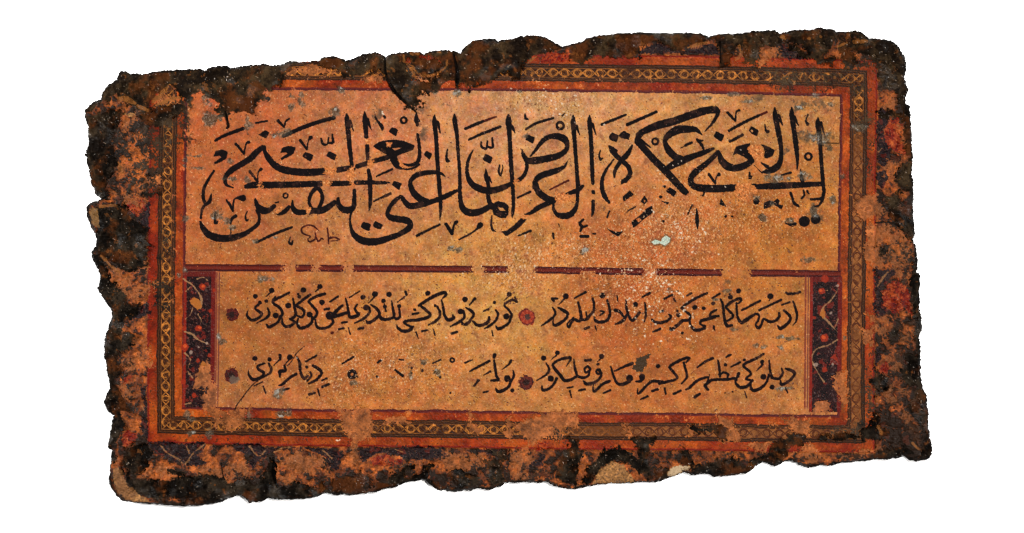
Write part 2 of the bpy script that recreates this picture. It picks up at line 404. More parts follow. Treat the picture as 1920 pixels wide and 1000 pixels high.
VERSES = [
'''V1 s 1480,270,20 1502,340,28 1522,420,26 1515,490,22 1480,540,8
V1 s 1400,175,26 1430,188,32 1520,180,28 1555,165,32
V1 s 1375,372,24 1430,420,34 1450,470,34 1410,530,38 1340,575,40 1310,548,20
V1 s 1350,312,20 1440,280,24
V1 s 1320,400,20 1325,440,34 1280,490,30 1210,500,34 1150,470,26 1120,540,30 1090,570,34 1060,530,22 1090,480,26 1095,430,26 1060,412,30 1010,440,38 950,480,44 900,510,38 860,460,30 845,370,26 842,290,24
V1 s 720,330,30 800,270,34 880,240,36 890,272,26 845,302,14
V1 s 665,248,22 690,310,28 700,400,30 715,500,34 740,545,40 792,540,28
V1 s 725,342,24 790,410,30 800,450,28 740,492,26
V1 d 865,155,28 775,225,26 765,190,12 1225,215,33 580,295,22 475,350,20 375,340,27 235,628,16 180,380,14 190,425,26
V1 s 1225,240,20 1210,262,10
V1 s 905,370,26 1110,265,28
V1 s 1100,370,26 1345,255,30
V1 s 570,235,20 655,185,26
V1 s 615,368,26 560,400,30 550,440,28 600,440,30 645,435,24
V1 s 600,450,30 520,470,40 450,490,34 440,525,26 490,552,30
V1 s 488,572,32 400,597,38 340,560,34 320,510,26 325,440,26 310,410,18
V1 s 225,345,28 300,290,32 400,230,32 512,178,26
V1 s 285,210,20 337,180,24
V1 s 225,345,30 280,390,28 322,430,30 310,480,30 240,490,40 180,540,40 110,590,34 98,560,14
V1 s 590,550,20 592,570,28 602,602,8
V1 s 0,500,22 60,490,28 105,450,28 90,420,20
V1 s 25,245,22 80,220,28 122,198,28
V1 s 140,240,20 160,275,20
V2 s 1572,478,24 1620,510,38 1700,505,34 1765,475,30 1787,440,24 1760,418,12
V2 s 1588,612,26 1665,580,28
V2 d 1690,380,16 1660,390,14 1385,305,28 1015,205,32 605,215,32
V2 s 1490,290,22 1500,360,28 1500,440,26 1485,502,14
V2 s 1460,225,20 1547,178,28
V2 s 1430,400,34 1390,450,34 1345,485,36 1310,430,30 1285,350,28 1280,258,18
V2 s 1290,420,30 1260,470,34 1210,510,34 1158,527,14
V2 s 1160,370,40 1210,390,34 1252,442,22
V2 s 1180,210,18 1190,272,12
V2 s 1070,258,24 1090,330,30 1100,410,30 1070,480,34 1000,505,38 940,490,34 925,448,16
V2 s 990,378,18 1032,392,24 990,425,20
V2 s 905,240,30 920,300,28 915,380,30 870,430,32 840,460,30
V2 s 740,283,22 765,370,32 775,460,36 750,495,34 700,475,30 660,520,28 640,562,30 620,530,18 650,490,20 690,458,24
V2 s 775,480,34 840,472,34 870,440,30
V2 s 830,388,16 840,442,22
V2 s 820,580,28 865,562,28
V2 s 935,550,20 947,604,10
V2 s 700,237,18 825,168,30
V2 s 590,240,24 528,307,10
V2 s 450,240,28 507,240,24
V2 d 465,262,16
V2 s 520,342,22 590,380,38 627,420,34 580,490,36 490,540,36 460,520,20 465,468,12
V2 s 458,342,16 485,390,28 470,440,28 400,500,30 330,547,14''',
'''V3 s 1612,277,26 1560,255,30 1490,290,30 1475,322,26 1530,380,28 1552,430,28 1530,490,28
V3 d 1495,440,34 1525,193,28 1360,285,18 980,385,32 1030,250,30 695,320,16 610,180,28 465,365,16 130,330,22 115,265,24 290,325,22 175,195,30
V3 s 1547,430,28 1530,500,28 1460,560,34 1400,580,34 1375,548,16
V3 s 1520,210,18 1468,262,12
V3 s 1590,228,22 1612,272,20
V3 s 1375,368,22 1400,420,28 1370,490,28 1300,550,30 1248,577,14
V3 s 1330,600,14 1342,655,14
V3 s 1300,450,30 1290,500,38 1230,535,38 1170,540,34 1118,498,26
V3 s 1240,380,18 1292,358,26
V3 s 1040,343,18 1100,380,34 1127,420,30 1090,480,30 1050,530,30 995,530,20
V3 s 1010,380,28 1022,450,30 950,510,32 865,552,16
V3 s 980,490,24 1020,530,30 1082,500,30
V3 s 1140,240,34 1080,312,14
V3 s 765,253,16 785,340,28 800,430,32 840,480,38 900,460,38 890,428,22
V3 s 515,315,34 600,260,38 700,205,40 790,172,38 815,197,34 778,237,14
V3 s 520,310,28 590,370,34 637,420,32 600,455,38 500,480,38 420,485,34 350,500,34 370,530,26 432,560,30
V3 s 442,560,34 400,600,38 330,605,38 275,570,28 263,538,8
V3 s 715,328,22 747,390,30 740,450,32 690,500,34 618,537,16
V3 s 445,415,28 502,405,26
V3 s 880,632,30 937,615,30
V3 s 545,605,26 612,595,20
V3 s 675,588,14 692,652,16
V3 s 480,618,20 502,682,12
V3 s 205,268,16 220,360,28 232,440,34 180,470,34 100,475,34 70,440,28
V3 s 290,348,22 297,440,30 260,472,30 235,440,24
V3 s 125,298,18 142,382,22
V3 s 360,165,28 372,197,28
V3 s 350,220,20 268,282,10
V4 s 1710,308,18 1770,350,34 1807,410,34 1760,470,34 1680,512,38 1658,488,16
V4 s 1690,340,28 1692,400,30 1620,470,30 1525,517,14
V4 s 1810,430,24 1850,470,30 1916,470,30
V4 d 1655,340,34 1755,190,32 1620,225,28 1275,625,16 1020,420,32 950,145,30 905,220,20 893,190,12 1135,105,28 640,430,32 535,270,20 410,215,26 460,280,18 595,148,30 1245,430,44 1160,285,30 780,320,32
V4 s 1750,220,20 1682,292,10
V4 s 1425,238,16 1445,320,28 1460,400,32 1480,450,38 1560,430,44 1572,398,22
V4 s 1555,308,20 1530,350,26 1552,400,34
V4 s 1470,227,16 1582,158,16
V4 s 1385,510,26 1437,505,24
V4 s 1570,580,32 1622,570,30
V4 s 1455,568,14 1477,642,14
V4 s 1350,585,26 1402,575,26
V4 s 1385,318,30 1330,370,40 1280,420,44
V4 s 1250,450,58 1340,430,44 1432,400,36
V4 s 1270,460,30 1282,510,30 1230,560,32 1140,575,34 1095,540,30 1085,478,14
V4 s 1190,360,28 1237,355,28
V4 s 1250,275,22 1337,218,28
V4 s 1190,188,34 1100,215,34 1015,265,32 1040,310,30 1092,370,32 1102,420,32 1050,480,30
V4 s 1050,450,30 1042,510,32 980,560,38 910,567,38 880,510,28 892,468,22
V4 s 1022,198,34 940,260,34 870,312,30
V4 s 870,320,34 940,360,32 962,400,30 930,450,28 878,430,22
V4 s 835,238,20 850,330,32 865,420,34 830,460,34 800,470,28
V4 s 800,470,24 852,500,30 820,540,34 750,552,34 715,510,28 713,458,14
V4 s 1130,120,22 1088,162,12
V4 s 792,173,26 700,220,32 620,260,34 615,292,30 680,340,34 717,400,32 690,460,32
V4 s 690,440,30 660,510,32 570,557,38 538,530,20
V4 s 550,348,20 567,410,30 530,460,30 425,517,10
V4 s 472,290,26 430,320,28 410,352,26 460,390,34 482,420,32 440,462,32 370,482,34 318,430,28 330,366,8
V4 s 590,165,20 533,217,10
V4 s 640,215,16 610,250,22''',
'''W1 s 1400,368,26 1480,400,38 1492,440,32 1430,510,34 1350,547,34 1338,498,14
W1 s 1350,368,22 1362,420,28 1320,480,32 1250,470,28 1222,400,28 1210,278,18
W1 s 1240,472,30 1292,480,28
W1 d 1145,460,32 1245,575,28 930,270,16 720,325,18 715,640,8 797,625,10
W1 s 1205,440,28 1180,520,30 1110,590,38 1030,612,38 1000,560,28 1010,508,22
W1 s 1130,290,44 1132,320,34
W1 s 1120,340,22 1068,392,12
W1 s 1147,203,26 1050,260,32 940,310,32 925,345,30 980,390,28 1002,430,26 950,480,28 1010,500,28
W1 s 1020,500,30 970,560,38 890,580,38 840,540,30 828,498,16
W1 s 938,628,14 957,695,14
W1 s 840,500,24 860,430,30 872,420,30 850,470,30 790,480,34
W1 s 800,480,32 720,490,34 640,490,34
W1 s 650,440,24 700,412,26 747,432,28 740,472,22
W1 s 635,278,22 650,360,30 657,452,32
W1 s 730,238,20 755,222,34 780,213,22
W1 s 785,347,20 882,298,26
W1 s 405,352,22 500,285,30 577,253,30
W1 s 640,490,32 560,500,34 510,540,32 490,560,34 522,602,30
W1 s 542,438,12 515,520,22
W1 s 520,462,26 430,490,34 370,530,34 320,580,34 278,602,18
W1 s 250,300,28 270,370,28 287,460,30 228,537,18
W1 s 315,250,30 280,247,34 180,290,34 95,347,32 130,400,30 177,460,32 160,490,30 60,517,34 -20,535,34
W1 s 312,250,32 280,302,18
W1 s 375,687,36 430,652,30
W1 s 140,652,28 217,615,26
W1 s 35,588,20 47,652,14
W1 s 1395,590,24 1420,640,12
W2 s 1690,518,34 1580,510,34 1520,550,30 1440,632,32 1410,642,24 1413,588,10
W2 d 1460,460,34 1320,475,38 1640,340,24 965,320,18 1005,230,28 435,480,34 510,190,26 355,250,28
W2 s 1480,480,26 1440,508,34 1395,512,24
W2 s 1315,510,44 1240,545,38 1180,530,32 1140,450,28 1108,346,18
W2 s 1148,397,14 1250,350,28 1350,310,38
W2 s 1575,620,30 1637,600,30
W2 s 1715,588,20 1727,652,16
W2 s 1448,712,18 1522,680,28
W2 s 1090,510,38 1020,540,34 930,622,32 910,600,22 915,538,12
W2 s 1028,642,22 1102,610,26
W2 r 970,402,24,26
W2 s 960,380,24 1002,420,28 990,470,30 930,520,34 840,540,38 803,508,20
W2 s 1000,250,20 958,292,8
W2 s 850,340,30 877,380,30 830,412,28 815,370,26 850,340,24
W2 s 870,390,30 852,450,30 790,470,34 730,450,30
W2 s 695,268,18 705,360,28 732,452,32
W2 s 720,460,32 660,492,34 590,500,38 540,440,38 480,370,34 460,320,28 530,270,30 640,245,38 657,270,24 608,342,10
W2 s 825,275,30 882,270,30
W2 s 755,612,26 817,600,26
W2 s 625,585,22 682,575,20
W2 s 650,620,24 667,692,12
W2 s 500,480,34 470,540,30 420,590,32 350,612,34 335,568,18
W2 s 500,215,20 438,272,10
W2 s 385,308,18 417,380,28 380,440,28 276,502,12''',
'''W3 s 1570,388,12 1577,450,30 1545,512,28
W3 d 1505,480,38 1560,612,22 430,360,14 750,465,14 865,640,10 40,455,14 548,390,16
W3 s 1545,500,30 1510,580,34 1410,627,40 1373,588,20
W3 s 1545,280,34 1530,310,30
W3 s 1520,320,22 1447,378,8
W3 s 1355,278,26 1370,370,30 1382,450,30 1400,492,38 1320,502,24
W3 s 1360,215,44 1355,240,34
W3 s 1085,397,20 1190,340,30 1302,283,30
W3 s 1240,442,10 1312,400,26
W3 s 1130,562,22 1182,500,30
W3 s 1235,635,22 1287,625,22
W3 s 1030,302,24 1112,270,14
W3 r 885,272,22,20
W3 s 668,307,16 757,268,22
W3 s 52,300,26 85,275,26
W3 s 245,383,22 330,447,32
W3 s 290,265,14 337,272,18
W4 s 1390,310,20 1512,238,26
W4 r 1498,432,36,38
W4 s 1540,430,20 1560,465,12
W4 s 1060,333,30 1120,370,38 1157,420,32 1100,490,34 1018,532,26
W4 s 1160,500,18 1212,478,22
W4 s 1165,572,28 1237,543,30
W4 s 880,238,20 910,300,32 920,400,32 957,477,32 1002,450,26
W4 s 1030,408,22 1042,450,26 998,502,26
W4 d 990,350,16 570,265,24 405,255,28 800,240,32
W4 s 980,287,18 1097,222,24
W4 s 872,428,32 800,470,34 720,540,32 678,557,18
W4 s 730,607,28 787,590,20
W4 s 1018,657,32 1077,640,26
W4 s 1115,598,18 1132,672,14
W4 s 740,338,26 750,390,34 690,400,44 690,462,18
W4 s 560,308,22 592,380,32 560,430,28 498,462,20
W4 s 512,308,22 440,340,30 450,380,30 502,412,34 480,460,32 390,492,38 340,440,28 333,386,8
W4 s 690,218,36 692,262,26
W4 s 680,270,20 618,334,10
W4 s 790,270,18 738,332,12
W4 s 960,120,7 880,190,9 830,270,11 770,342,7
W4 s 560,440,9 460,490,11 380,550,11 290,660,13 210,770,13 180,832,9
W4 s 500,568,20 527,644,18
W4 s 400,562,16 492,518,14''',
]
# ------------------------------------------------------------------ outline of the slab
OUT = '''K 75,1000 95,900 90,800 65,720 70,670 130,620 180,600 190,540 240,490 300,460 320,405 360,390 400,415 500,410 620,392 740,388 800,385 880,380 940,388 990,362 1090,358 1110,368 1280,345 1350,340 1430,355 1500,340 1540,322 1620,325 1750,320
L 30,298 130,293 180,318 230,310 300,270 400,255 440,270 470,295 500,275 580,262 690,258 750,270 800,250 920,245 1010,262 1050,210 1100,175 1250,165 1280,182 1380,160 1480,140 1540,135 1630,150 1700,195 1750,225
M 0,215 60,195 130,180 150,155 240,135 380,125 540,115 680,125 850,118 980,118 1030,145 1110,122 1250,132 1350,108
N 140,136 270,130 318,157 380,140 500,130 600,122 700,105 740,118 820,120 850,140 930,145 980,132 1060,140 1110,175 1150,212 1250,212 1350,235 1430,290 1490,370 1505,450 1490,520 1480,570 1505,640 1525,690 1500,760 1505,810 1540,850 1545,950
R8 1240,60 1245,200 1250,320 1250,400 1240,470 1255,560 1255,650 1262,760 1268,860 1265,950
R7 1255,0 1275,50 1280,120 1290,210 1285,240 1310,265 1300,300 1302,400 1300,520 1318,620 1320,690 1300,740 1305,850 1312,900 1305,930 1320,960
R6 1310,30 1315,110 1330,160 1355,210 1360,280 1370,350 1368,430 1375,510 1395,570 1397,620 1385,670 1350,690 1270,710 1230,690 1180,665 1080,685 960,690 820,710 680,720 610,740 560,735 450,748 400,725 330,695 280,710 215,748 170,720 120,712 80,740 30,775
R5 1440,665 1340,690 1200,705 1150,675 1060,685 990,672 960,668 900,690 840,715 740,745 600,742 480,755 430,745 330,760 260,770 200,785 120,795 30,780
R4 1700,740 1620,745 1540,738 1400,745 1330,780 1250,795 1190,785 1120,805 1030,812 900,805 830,760 790,725 750,718 640,745 560,775 460,795 330,830 230,842 130,835 30,830
R3 1800,855 1700,870 1550,875 1450,860 1390,885 1310,895 1280,860 1240,840 1190,850 1100,880 1040,905 920,918 800,920 680,915 560,905 460,895 360,890 310,840 280,790 260,740 255,650 262,580 270,500 245,470 255,400 270,320 285,240 230,200 210,140 235,80 270,40
R2 270,980 245,900 235,820 220,740 215,670 230,600 250,520 270,450 265,400 235,360 190,300 165,240 185,180 180,130 150,60
R1 120,970 120,930 155,890 150,820 110,740 90,680 85,590 110,560 170,545 190,530 150,490 130,430 120,370 100,310 90,230 85,170 90,100 95,40'''
OPTS = []
for ln in OUT.splitlines():
    w, rest = ln.split(None, 1)
    OPTS += pts(rest, w)
_sl, _d = poly_sd(OPTS, 60)
EDGE = np.full((H, W), 60.0, np.float32)          # signed distance to the outline, inside negative
EDGE[_sl] = _d
EDGE += (0.7 * np.clip(N9, -2, 2) + 0.45 * np.clip(N5, -2, 2)) * (np.abs(EDGE) < 12)
E = -EDGE                                          # depth inside the slab

# ------------------------------------------------------------------ colours (as they look in plain white light)
RGB = np.zeros((H, W, 3), np.float32)
def mixc(cov, col):
    c = np.asarray(col, np.float32)
    RGB[:] = RGB + (c - RGB) * cov[..., None]
def mixs(sl, cov, col):
    c = np.asarray(col, np.float32)
    RGB[sl] += (c - RGB[sl]) * cov[..., None]
def area(txt, rough=2.5, soft=1.2, n=None):
    """coverage of several ragged outlines, one «window points» per line"""
    n = N9 * 0.7 + N3 * 0.5 if n is None else n
    out = np.zeros((H, W), np.float32)
    for ln in txt.strip().splitlines():
        w, rest = ln.split(None, 1)
        sl, d = poly_sd(pts(rest, w), 16)
        out[sl] = np.maximum(out[sl], 1 - sst(-soft, soft, d + rough * n[sl]))
    return out

# paper: tone drifts over the sheet
TONES = '''400,180,200,98,58 450,230,203,103,60 400,300,198,98,56 380,450,200,104,60 650,220,200,116,76 700,330,204,124,78 900,220,206,136,92 1000,185,220,158,114
1150,190,214,150,102 1300,200,205,136,82 1500,200,186,124,76 1550,300,200,122,62 1450,430,196,112,48 1250,300,208,136,76 1100,300,214,142,86 1000,440,204,126,66
1150,430,200,108,56 1250,420,202,116,66 900,470,206,132,72 700,450,198,124,76 550,450,194,114,66 450,560,184,100,50 600,600,194,110,56 500,750,194,110,66
700,640,198,118,60 800,560,206,136,76 900,540,214,156,86 1000,560,206,138,72 1150,560,190,96,46 1250,600,190,102,46 1400,560,196,118,56 1450,650,196,116,56
1450,750,196,122,70 1200,660,186,96,42 1100,740,196,122,66 900,740,200,122,66 700,740,196,112,56 1300,740,190,112,56'''
num = np.zeros((H, W, 3), np.float32); den = np.zeros((H, W, 1), np.float32)
for tok in TONES.split():
    x, y, r, g, b = (float(v) for v in tok.split(','))
    w_ = np.exp(-((PX - x) ** 2 + (PY - y) ** 2) / (2 * 75.0 ** 2))[..., None] + 1e-6
    num += w_ * np.array([r, g, b], np.float32); den += w_
RGB[:] = num / den * (np.array([0.98, 0.995, 0.95], np.float32) + np.array([-0.06, 0.0, -0.02], np.float32) * sst(800, 350, PX)[..., None])
RGB *= (1 + 0.04 * N30 + 0.04 * N9 + 0.035 * N5 + 0.02 * N3)[..., None]
RGB[..., 1] *= 1 + 0.025 * M16 + 0.02 * M9 + 0.02 * M5
RGB[..., 2] *= 1 + 0.06 * M9 + 0.07 * M5
# rubbed zones with crumbling surface, also the zones of flash glare
RUB = np.clip(sum(a * np.exp(-(((PX - x) / sx) ** 2 + ((PY - y) / sy) ** 2)) for x, y, sx, sy, a in
      ((1260, 420, 110, 60, 1), (1200, 540, 120, 90, 1), (1430, 400, 90, 60, .7), (1060, 470, 200, 40, .7), (760, 680, 130, 60, .8), (1020, 185, 90, 25, .7), (965, 520, 60, 40, 1), (1290, 330, 60, 40, .5), (640, 720, 60, 60, .5))), 0, 1)
mixc(sst(1.1, 2.0, N5 + 0.8 * RUB - 0.55) * 0.6, (116, 44, 20))
mixc(sst(1.3, 2.2, M9 + 0.4 * RUB - 0.3) * 0.40, (150, 70, 34))
mixc(sst(0.9, 2.0, M5 + 0.3 * N3 + 1.1 * RUB - 0.65) * 0.65, (238, 184, 128))  # pale specks: crumbs, plus sparkle of the glare put into the colour
mixc(sst(2.1, 2.8, N5 + 0.3 * N3 + 0.6 * M16) * 0.6, (84, 36, 20))

# old stains in the sheet
mixc(sst(0.9, 2.4, fbm(26, 91, 4) * 0.8 + 0.5 * M9) * 0.26, (112, 62, 36))
mixc(area('''A 1440,0 1560,20 1680,60 1560,90 1450,50
A 1460,330 1560,300 1660,350 1680,430 1560,470 1470,420
A 1300,500 1400,520 1380,560 1310,550
B 980,400 1050,400 1060,460 990,470
B 1600,480 1700,520 1740,640 1650,700 1590,600
M 1300,570 1420,580 1400,605 1310,600
M 1780,570 1900,590 1900,660 1830,680 1790,620
G 780,0 960,0 1060,80 990,90 850,40
G 1000,240 1090,250 1080,380 1010,380
G 480,60 620,60 600,190 520,200
V1 700,0 800,10 770,50 710,40
V1 60,110 140,100 120,160 70,150
V3 540,980 600,900 620,960''', 4, 4) * np.clip(0.45 + 0.25 * M9, 0, 0.8), (84, 66, 50))

# ------------------------------------------------------------------ printed frame: distance d to the chain line, along-position a
xs_t = np.interp(PX[0], [300, 540, 990, 1310, 1560, 1620], [132, 133.5, 136, 140, 145.5, 148.5])[None, :]
xs_b = np.interp(PX[0], [300, 600, 825, 1080, 1300, 1450, 1620], [796.5, 803, 804.5, 808.5, 810, 813, 815])[None, :]
ys_l = np.interp(PY[:, 0], [130, 270, 480, 700, 800], [317, 314.5, 312, 310.5, 311.5])[:, None]
ys_r = np.interp(PY[:, 0], [140, 210, 455, 700, 820], [1610, 1610, 1607, 1604.5, 1605.5])[:, None]
dT, dB, dL, dR = PY - xs_t, xs_b - PY, PX - ys_l, ys_r - PX
dT, dB, dL, dR = (v.astype(np.float32) for v in (dT, dB, dL, dR))
DF = np.minimum(np.minimum(dT, dB), np.minimum(dL, dR))
ALONG = np.where((DF == dT) | (DF == dB), PX, PY)
DW = DF + 0.5 * N16 + 0.25 * N5
worn = N9 * 0.7 + N5 * 0.5 + N3 * 0.3

def band(lo, hi, col, keep=1.0, soft=0.8):
    c = sst(lo - soft, lo + soft, DW) * (1 - sst(hi - soft, hi + soft, DW))
    mixc(c * keep, col)
    return c
wear1 = 1 - 0.75 * sst(1.2, 2.0, worn)
inner_side = (DF == dT) | (DF == dB)
band(-95, -8, (62, 36, 22), 1.0)
# orange bands shift between orange and brick red along their length
def orange(lo, hi, k):
    c = sst(lo - .8, lo + .8, DW) * (1 - sst(hi - .8, hi + .8, DW)) * wear1
    h = np.clip(0.5 + 0.26 * N60 + 0.14 * N30 + 0.06 * M9 + k, 0, 1)[..., None]
    col = np.array([130, 34, 11], np.float32) * h + np.array([176, 78, 22], np.float32) * (1 - h)
    col = col * (1 + 0.06 * N16 + 0.06 * N9 + 0.06 * N5)[..., None]
    RGB[:] = RGB + (col - RGB) * c[..., None]
side_l = (DF == dL).astype(np.float32)
orange(16.2, 31, 0.05 - 0.30 * ((DF == dL) | (DF == dR)))
orange(-32.5, -16.2, 0.18 * side_l)
band(30.5, 35.2, (92, 26, 28), 0.92 * wear1)
band(33.6, 35.6, (58, 18, 26), 0.7 * wear1)
band(-36.5, -31.5, (128, 26, 18), 0.9 * wear1)
for sg in (1, -1):
    a, b = sorted((sg * 9.6, sg * 16.6))
    band(a, b, (50, 25, 12), 0.95 * wear1)
    a, b = sorted((sg * 12.2, sg * 13.4))
    band(a, b, (142, 88, 44), 0.5 * wear1, 0.6)
band(-9.6, 9.6, (56, 26, 12), 1.0)
mixc(sst(-9.6, -8.6, DW) * (1 - sst(8.6, 9.6, DW)) * (0.85 * (DF == dB) * sst(950, 1250, PX) + 0.95 * (DF == dR) * sst(200, 330, PY)) * np.clip(0.95 + 0.2 * N30, 0, 1), (166, 102, 50))
P = 22.3
u = (((ALONG + 1.6 * N16) / P) % 1.0 - 0.5) * P
rr = np.hypot(u, DF)
gold = np.array([182, 112, 46], np.float32) * (1 + 0.10 * N9 + 0.10 * N5)[..., None]
ring_c = 1 - sst(0.9, 2.0, np.abs(rr - 6.3))
dia = 1 - sst(0.6, 1.5, np.abs(np.abs(u) + np.abs(DF) - 3.6))
strand = 1 - sst(0.8, 1.9, np.abs(np.abs(DF) - 7.6 * np.abs(np.sin(np.pi * ALONG / P))))
edgeline = 1 - sst(0.4, 1.2, np.abs(np.abs(DF) - 8.6))
inchain = 1 - sst(8.8, 9.8, np.abs(DF))
chain = np.maximum(np.maximum(ring_c * 0.9, dia * 0.35), np.maximum(strand * 0.9, edgeline * 0.6)) * inchain
chain *= np.clip(1.0 - 0.7 * sst(0.3, 1.8, M9 + 0.4 * N16), 0, 1)
INV = (((DF == dB) * sst(950, 1250, PX) + (DF == dR) * sst(200, 330, PY)) * np.clip(0.95 + 0.2 * N30, 0, 1))[..., None]
gold = gold * (1 - INV) + np.array([78, 34, 15], np.float32) * INV
RGB[:] = RGB + (gold - RGB) * chain[..., None]

# ------------------------------------------------------------------ divider and the two floral side panels
yd = np.interp(PX[0], [340, 640, 980, 1240, 1580], [502, 503.5, 506, 510.5, 514])[None, :]
q = PY - yd + 0.3 * N16
in_x = sst(344, 347, PX) * (1 - sst(1575, 1578, PX))
gaps = np.zeros((H, W), np.float32)
for x0, x1 in ((529, 556), (585, 600), (644, 664), (884, 908), (951, 1003), (1206, 1231), (1352, 1408), (1088, 1116)):
    top = 0 if x0 != 1088 else 1
    gaps = np.maximum(gaps, sst(x0 - 2, x0 + 2, PX + 3 * N5) * (1 - sst(x1 - 2, x1 + 2, PX + 3 * N5)) * (1 if not top else sst(-1, 1, q)))
DIV = sst(-7.2, -6.0, q) * (1 - sst(6.0, 7.2, q)) * in_x * (1 - gaps) * (1 - 0.6 * sst(1.3, 2.2, worn))
mixc(DIV, (98, 28, 16))
for o, c in ((-5.2, (62, 14, 14)), (4.8, (52, 12, 18)), (0.5, (120, 40, 26))):
    mixc(DIV * (1 - sst(0.8, 2.0, np.abs(q - o))) * 0.85, c)

def side_panel(x0, x1, ytop, ybot, mirrored):
    lean = (PY - 640) * (-0.012 if not mirrored else -0.008)
    xa, xb = x0 + lean, x1 + lean
    c = sst(-1, 1, PX - xa) * (1 - sst(-1, 1, PX - xb)) * sst(-1, 1, PY - ytop) * (1 - sst(-1, 1, PY - ybot))
    m = np.clip(0.5 + 0.3 * N16 + 0.25 * M5, 0, 1)[..., None]
    col = np.array([46, 19, 22], np.float32) * m + np.array([20, 9, 11], np.float32) * (1 - m)
    RGB[:] = RGB + (col - RGB) * c[..., None]
    for x_, w_, cl in ((xa + 2.5, 3.0, (150, 34, 20)), (xb - 3.5, 4.2, (112, 24, 20))):
        mixc(c * (1 - sst(w_ - 1, w_ + 1, np.abs(PX - x_))) * 0.9, cl)
    mixc(c * (1 - sst(4, 6, np.abs(PY - ytop - 5))) * 0.85, (108, 26, 20))
    mixc(c * (1 - sst(0.03, 0.16, np.abs(N9 + 0.5 * N16))) * 0.45, (140, 84, 50))
    mixc(c * sst(1.0, 1.7, M9 + 0.3 * N5) * 0.75, (128, 34, 22))
    mixc(c * sst(1.3, 1.9, N5 + 0.4 * M16) * 0.45, (120, 92, 84))
    return c
PANL = side_panel(343.5, 402.5, 509, 764, False)
PANR = side_panel(1518, 1578, 519, 773, True)
def stems(txt, col, k=0.9):
    D_ = draw(txt) + 0.5 * N9 + 0.4 * N5
    mixc((1 - sst(-0.7, 1.0, D_)) * k, col)
    return D_
stems('''Q3 s 30,80,7 90,120,9 130,170,10 150,220,12 140,270,10
Q3 s 40,420,7 90,440,8 130,475,8 190,500,7
Q3 s 45,340,7 75,310,7 90,270,6
Q3 s 125,310,6 145,345,7 140,370,6
Q3 s 40,560,6 75,600,6 60,650,6
Q3 s 60,680,6 90,720,6
Q3 s 120,80,5 160,70,6 190,90,5
Q3 s 45,160,6 80,130,6
Q3 s 40,890,5 80,880,6
Q4 s 240,140,6 195,210,8 150,250,11 140,300,12 190,360,9 235,410,8
Q4 s 240,455,7 180,490,7 100,520,7 75,580,6 110,660,7 150,720,8
Q4 s 215,390,6 240,330,6
Q4 s 170,150,5 120,155,5''', (168, 124, 84))
stems('''Q3 p 75,225 100,190 130,215 150,260 125,280 90,255
Q3 p 100,770 150,610 205,640 200,700 160,745 125,790
Q4 p 120,300 150,260 160,310 140,325''', (184, 108, 44), 0.95)
stems('''Q3 d 155,132,20 128,400,20 35,400,14 40,520,22 200,575,12 100,832,14 30,745,14 205,285,10 125,608,12 232,155,9
Q4 d 138,154,20 155,78,22 155,445,22 155,645,16 88,320,10 240,115,10
Q4 p 190,570 225,540 240,600 215,580''', (160, 46, 22), 0.9)
stems('''Q3 d 160,128,9 135,395,8 40,515,9
Q4 d 132,150,8 150,440,8''', (214, 84, 36), 0.9)
stems('''Q4 d 192,292,9 235,120,9 100,615,12 205,610,6
Q3 d 180,495,8 80,555,10 130,520,6''', (176, 150, 132), 0.8)
# thin rules beside the lower text panel
for xr, o in ((407.5, 0), (1512.5, 0)):
    lean = (PY - 640) * -0.012 if xr < 900 else (PY - 640) * -0.006
    for dx, wd, cl, k in ((-2.6, 1.6, (120, 44, 34), .8), (2.4, 1.2, (104, 44, 40), .75)):
        c = (1 - sst(wd - .6, wd + .7, np.abs(PX - xr - lean - dx))) * sst(509, 512, PY) * (1 - sst(762, 770, PY))
        mixc(c * k * (1 - 0.5 * sst(1, 2, worn)), cl)

# ------------------------------------------------------------------ outside the frame: old floral margin, mostly burnt and flaked
OUTZ = sst(33, 36.5, -DW)
# how far the burning has gone: most at the right lower side, the left rim and the bottom rim
BURN = 0.75 * sst(1610, 1680, PX) * sst(540, 640, PY) + 0.5 * sst(1500, 1620, PX) * sst(780, 830, PY) + 0.4 * sst(1630, 1660, PX) + 0.45 * sst(270, 215, PX) + 0.3 * sst(850, 900, PY) * sst(1100, 900, PX) + 0.25
mix_ = 0.45 * N30 + 0.6 * N16 + 0.4 * N9 + 0.2 * N5 + 0.06 * N3 + BURN
tan = np.array([168, 88, 36], np.float32) * (1 + 0.10 * M16 + 0.08 * M9 + 0.08 * M5)[..., None]
RGB[:] = RGB + (tan - RGB) * OUTZ[..., None]
mixc(OUTZ * sst(-0.7, 0.8, mix_) * 0.8, (98, 44, 16))
mixc(OUTZ * sst(0.45, 1.25, mix_ + 0.3 * M9) * 0.92, (34, 22, 13))
mixc(OUTZ * sst(1.2, 1.9, M9) * 0.35, (124, 44, 20))

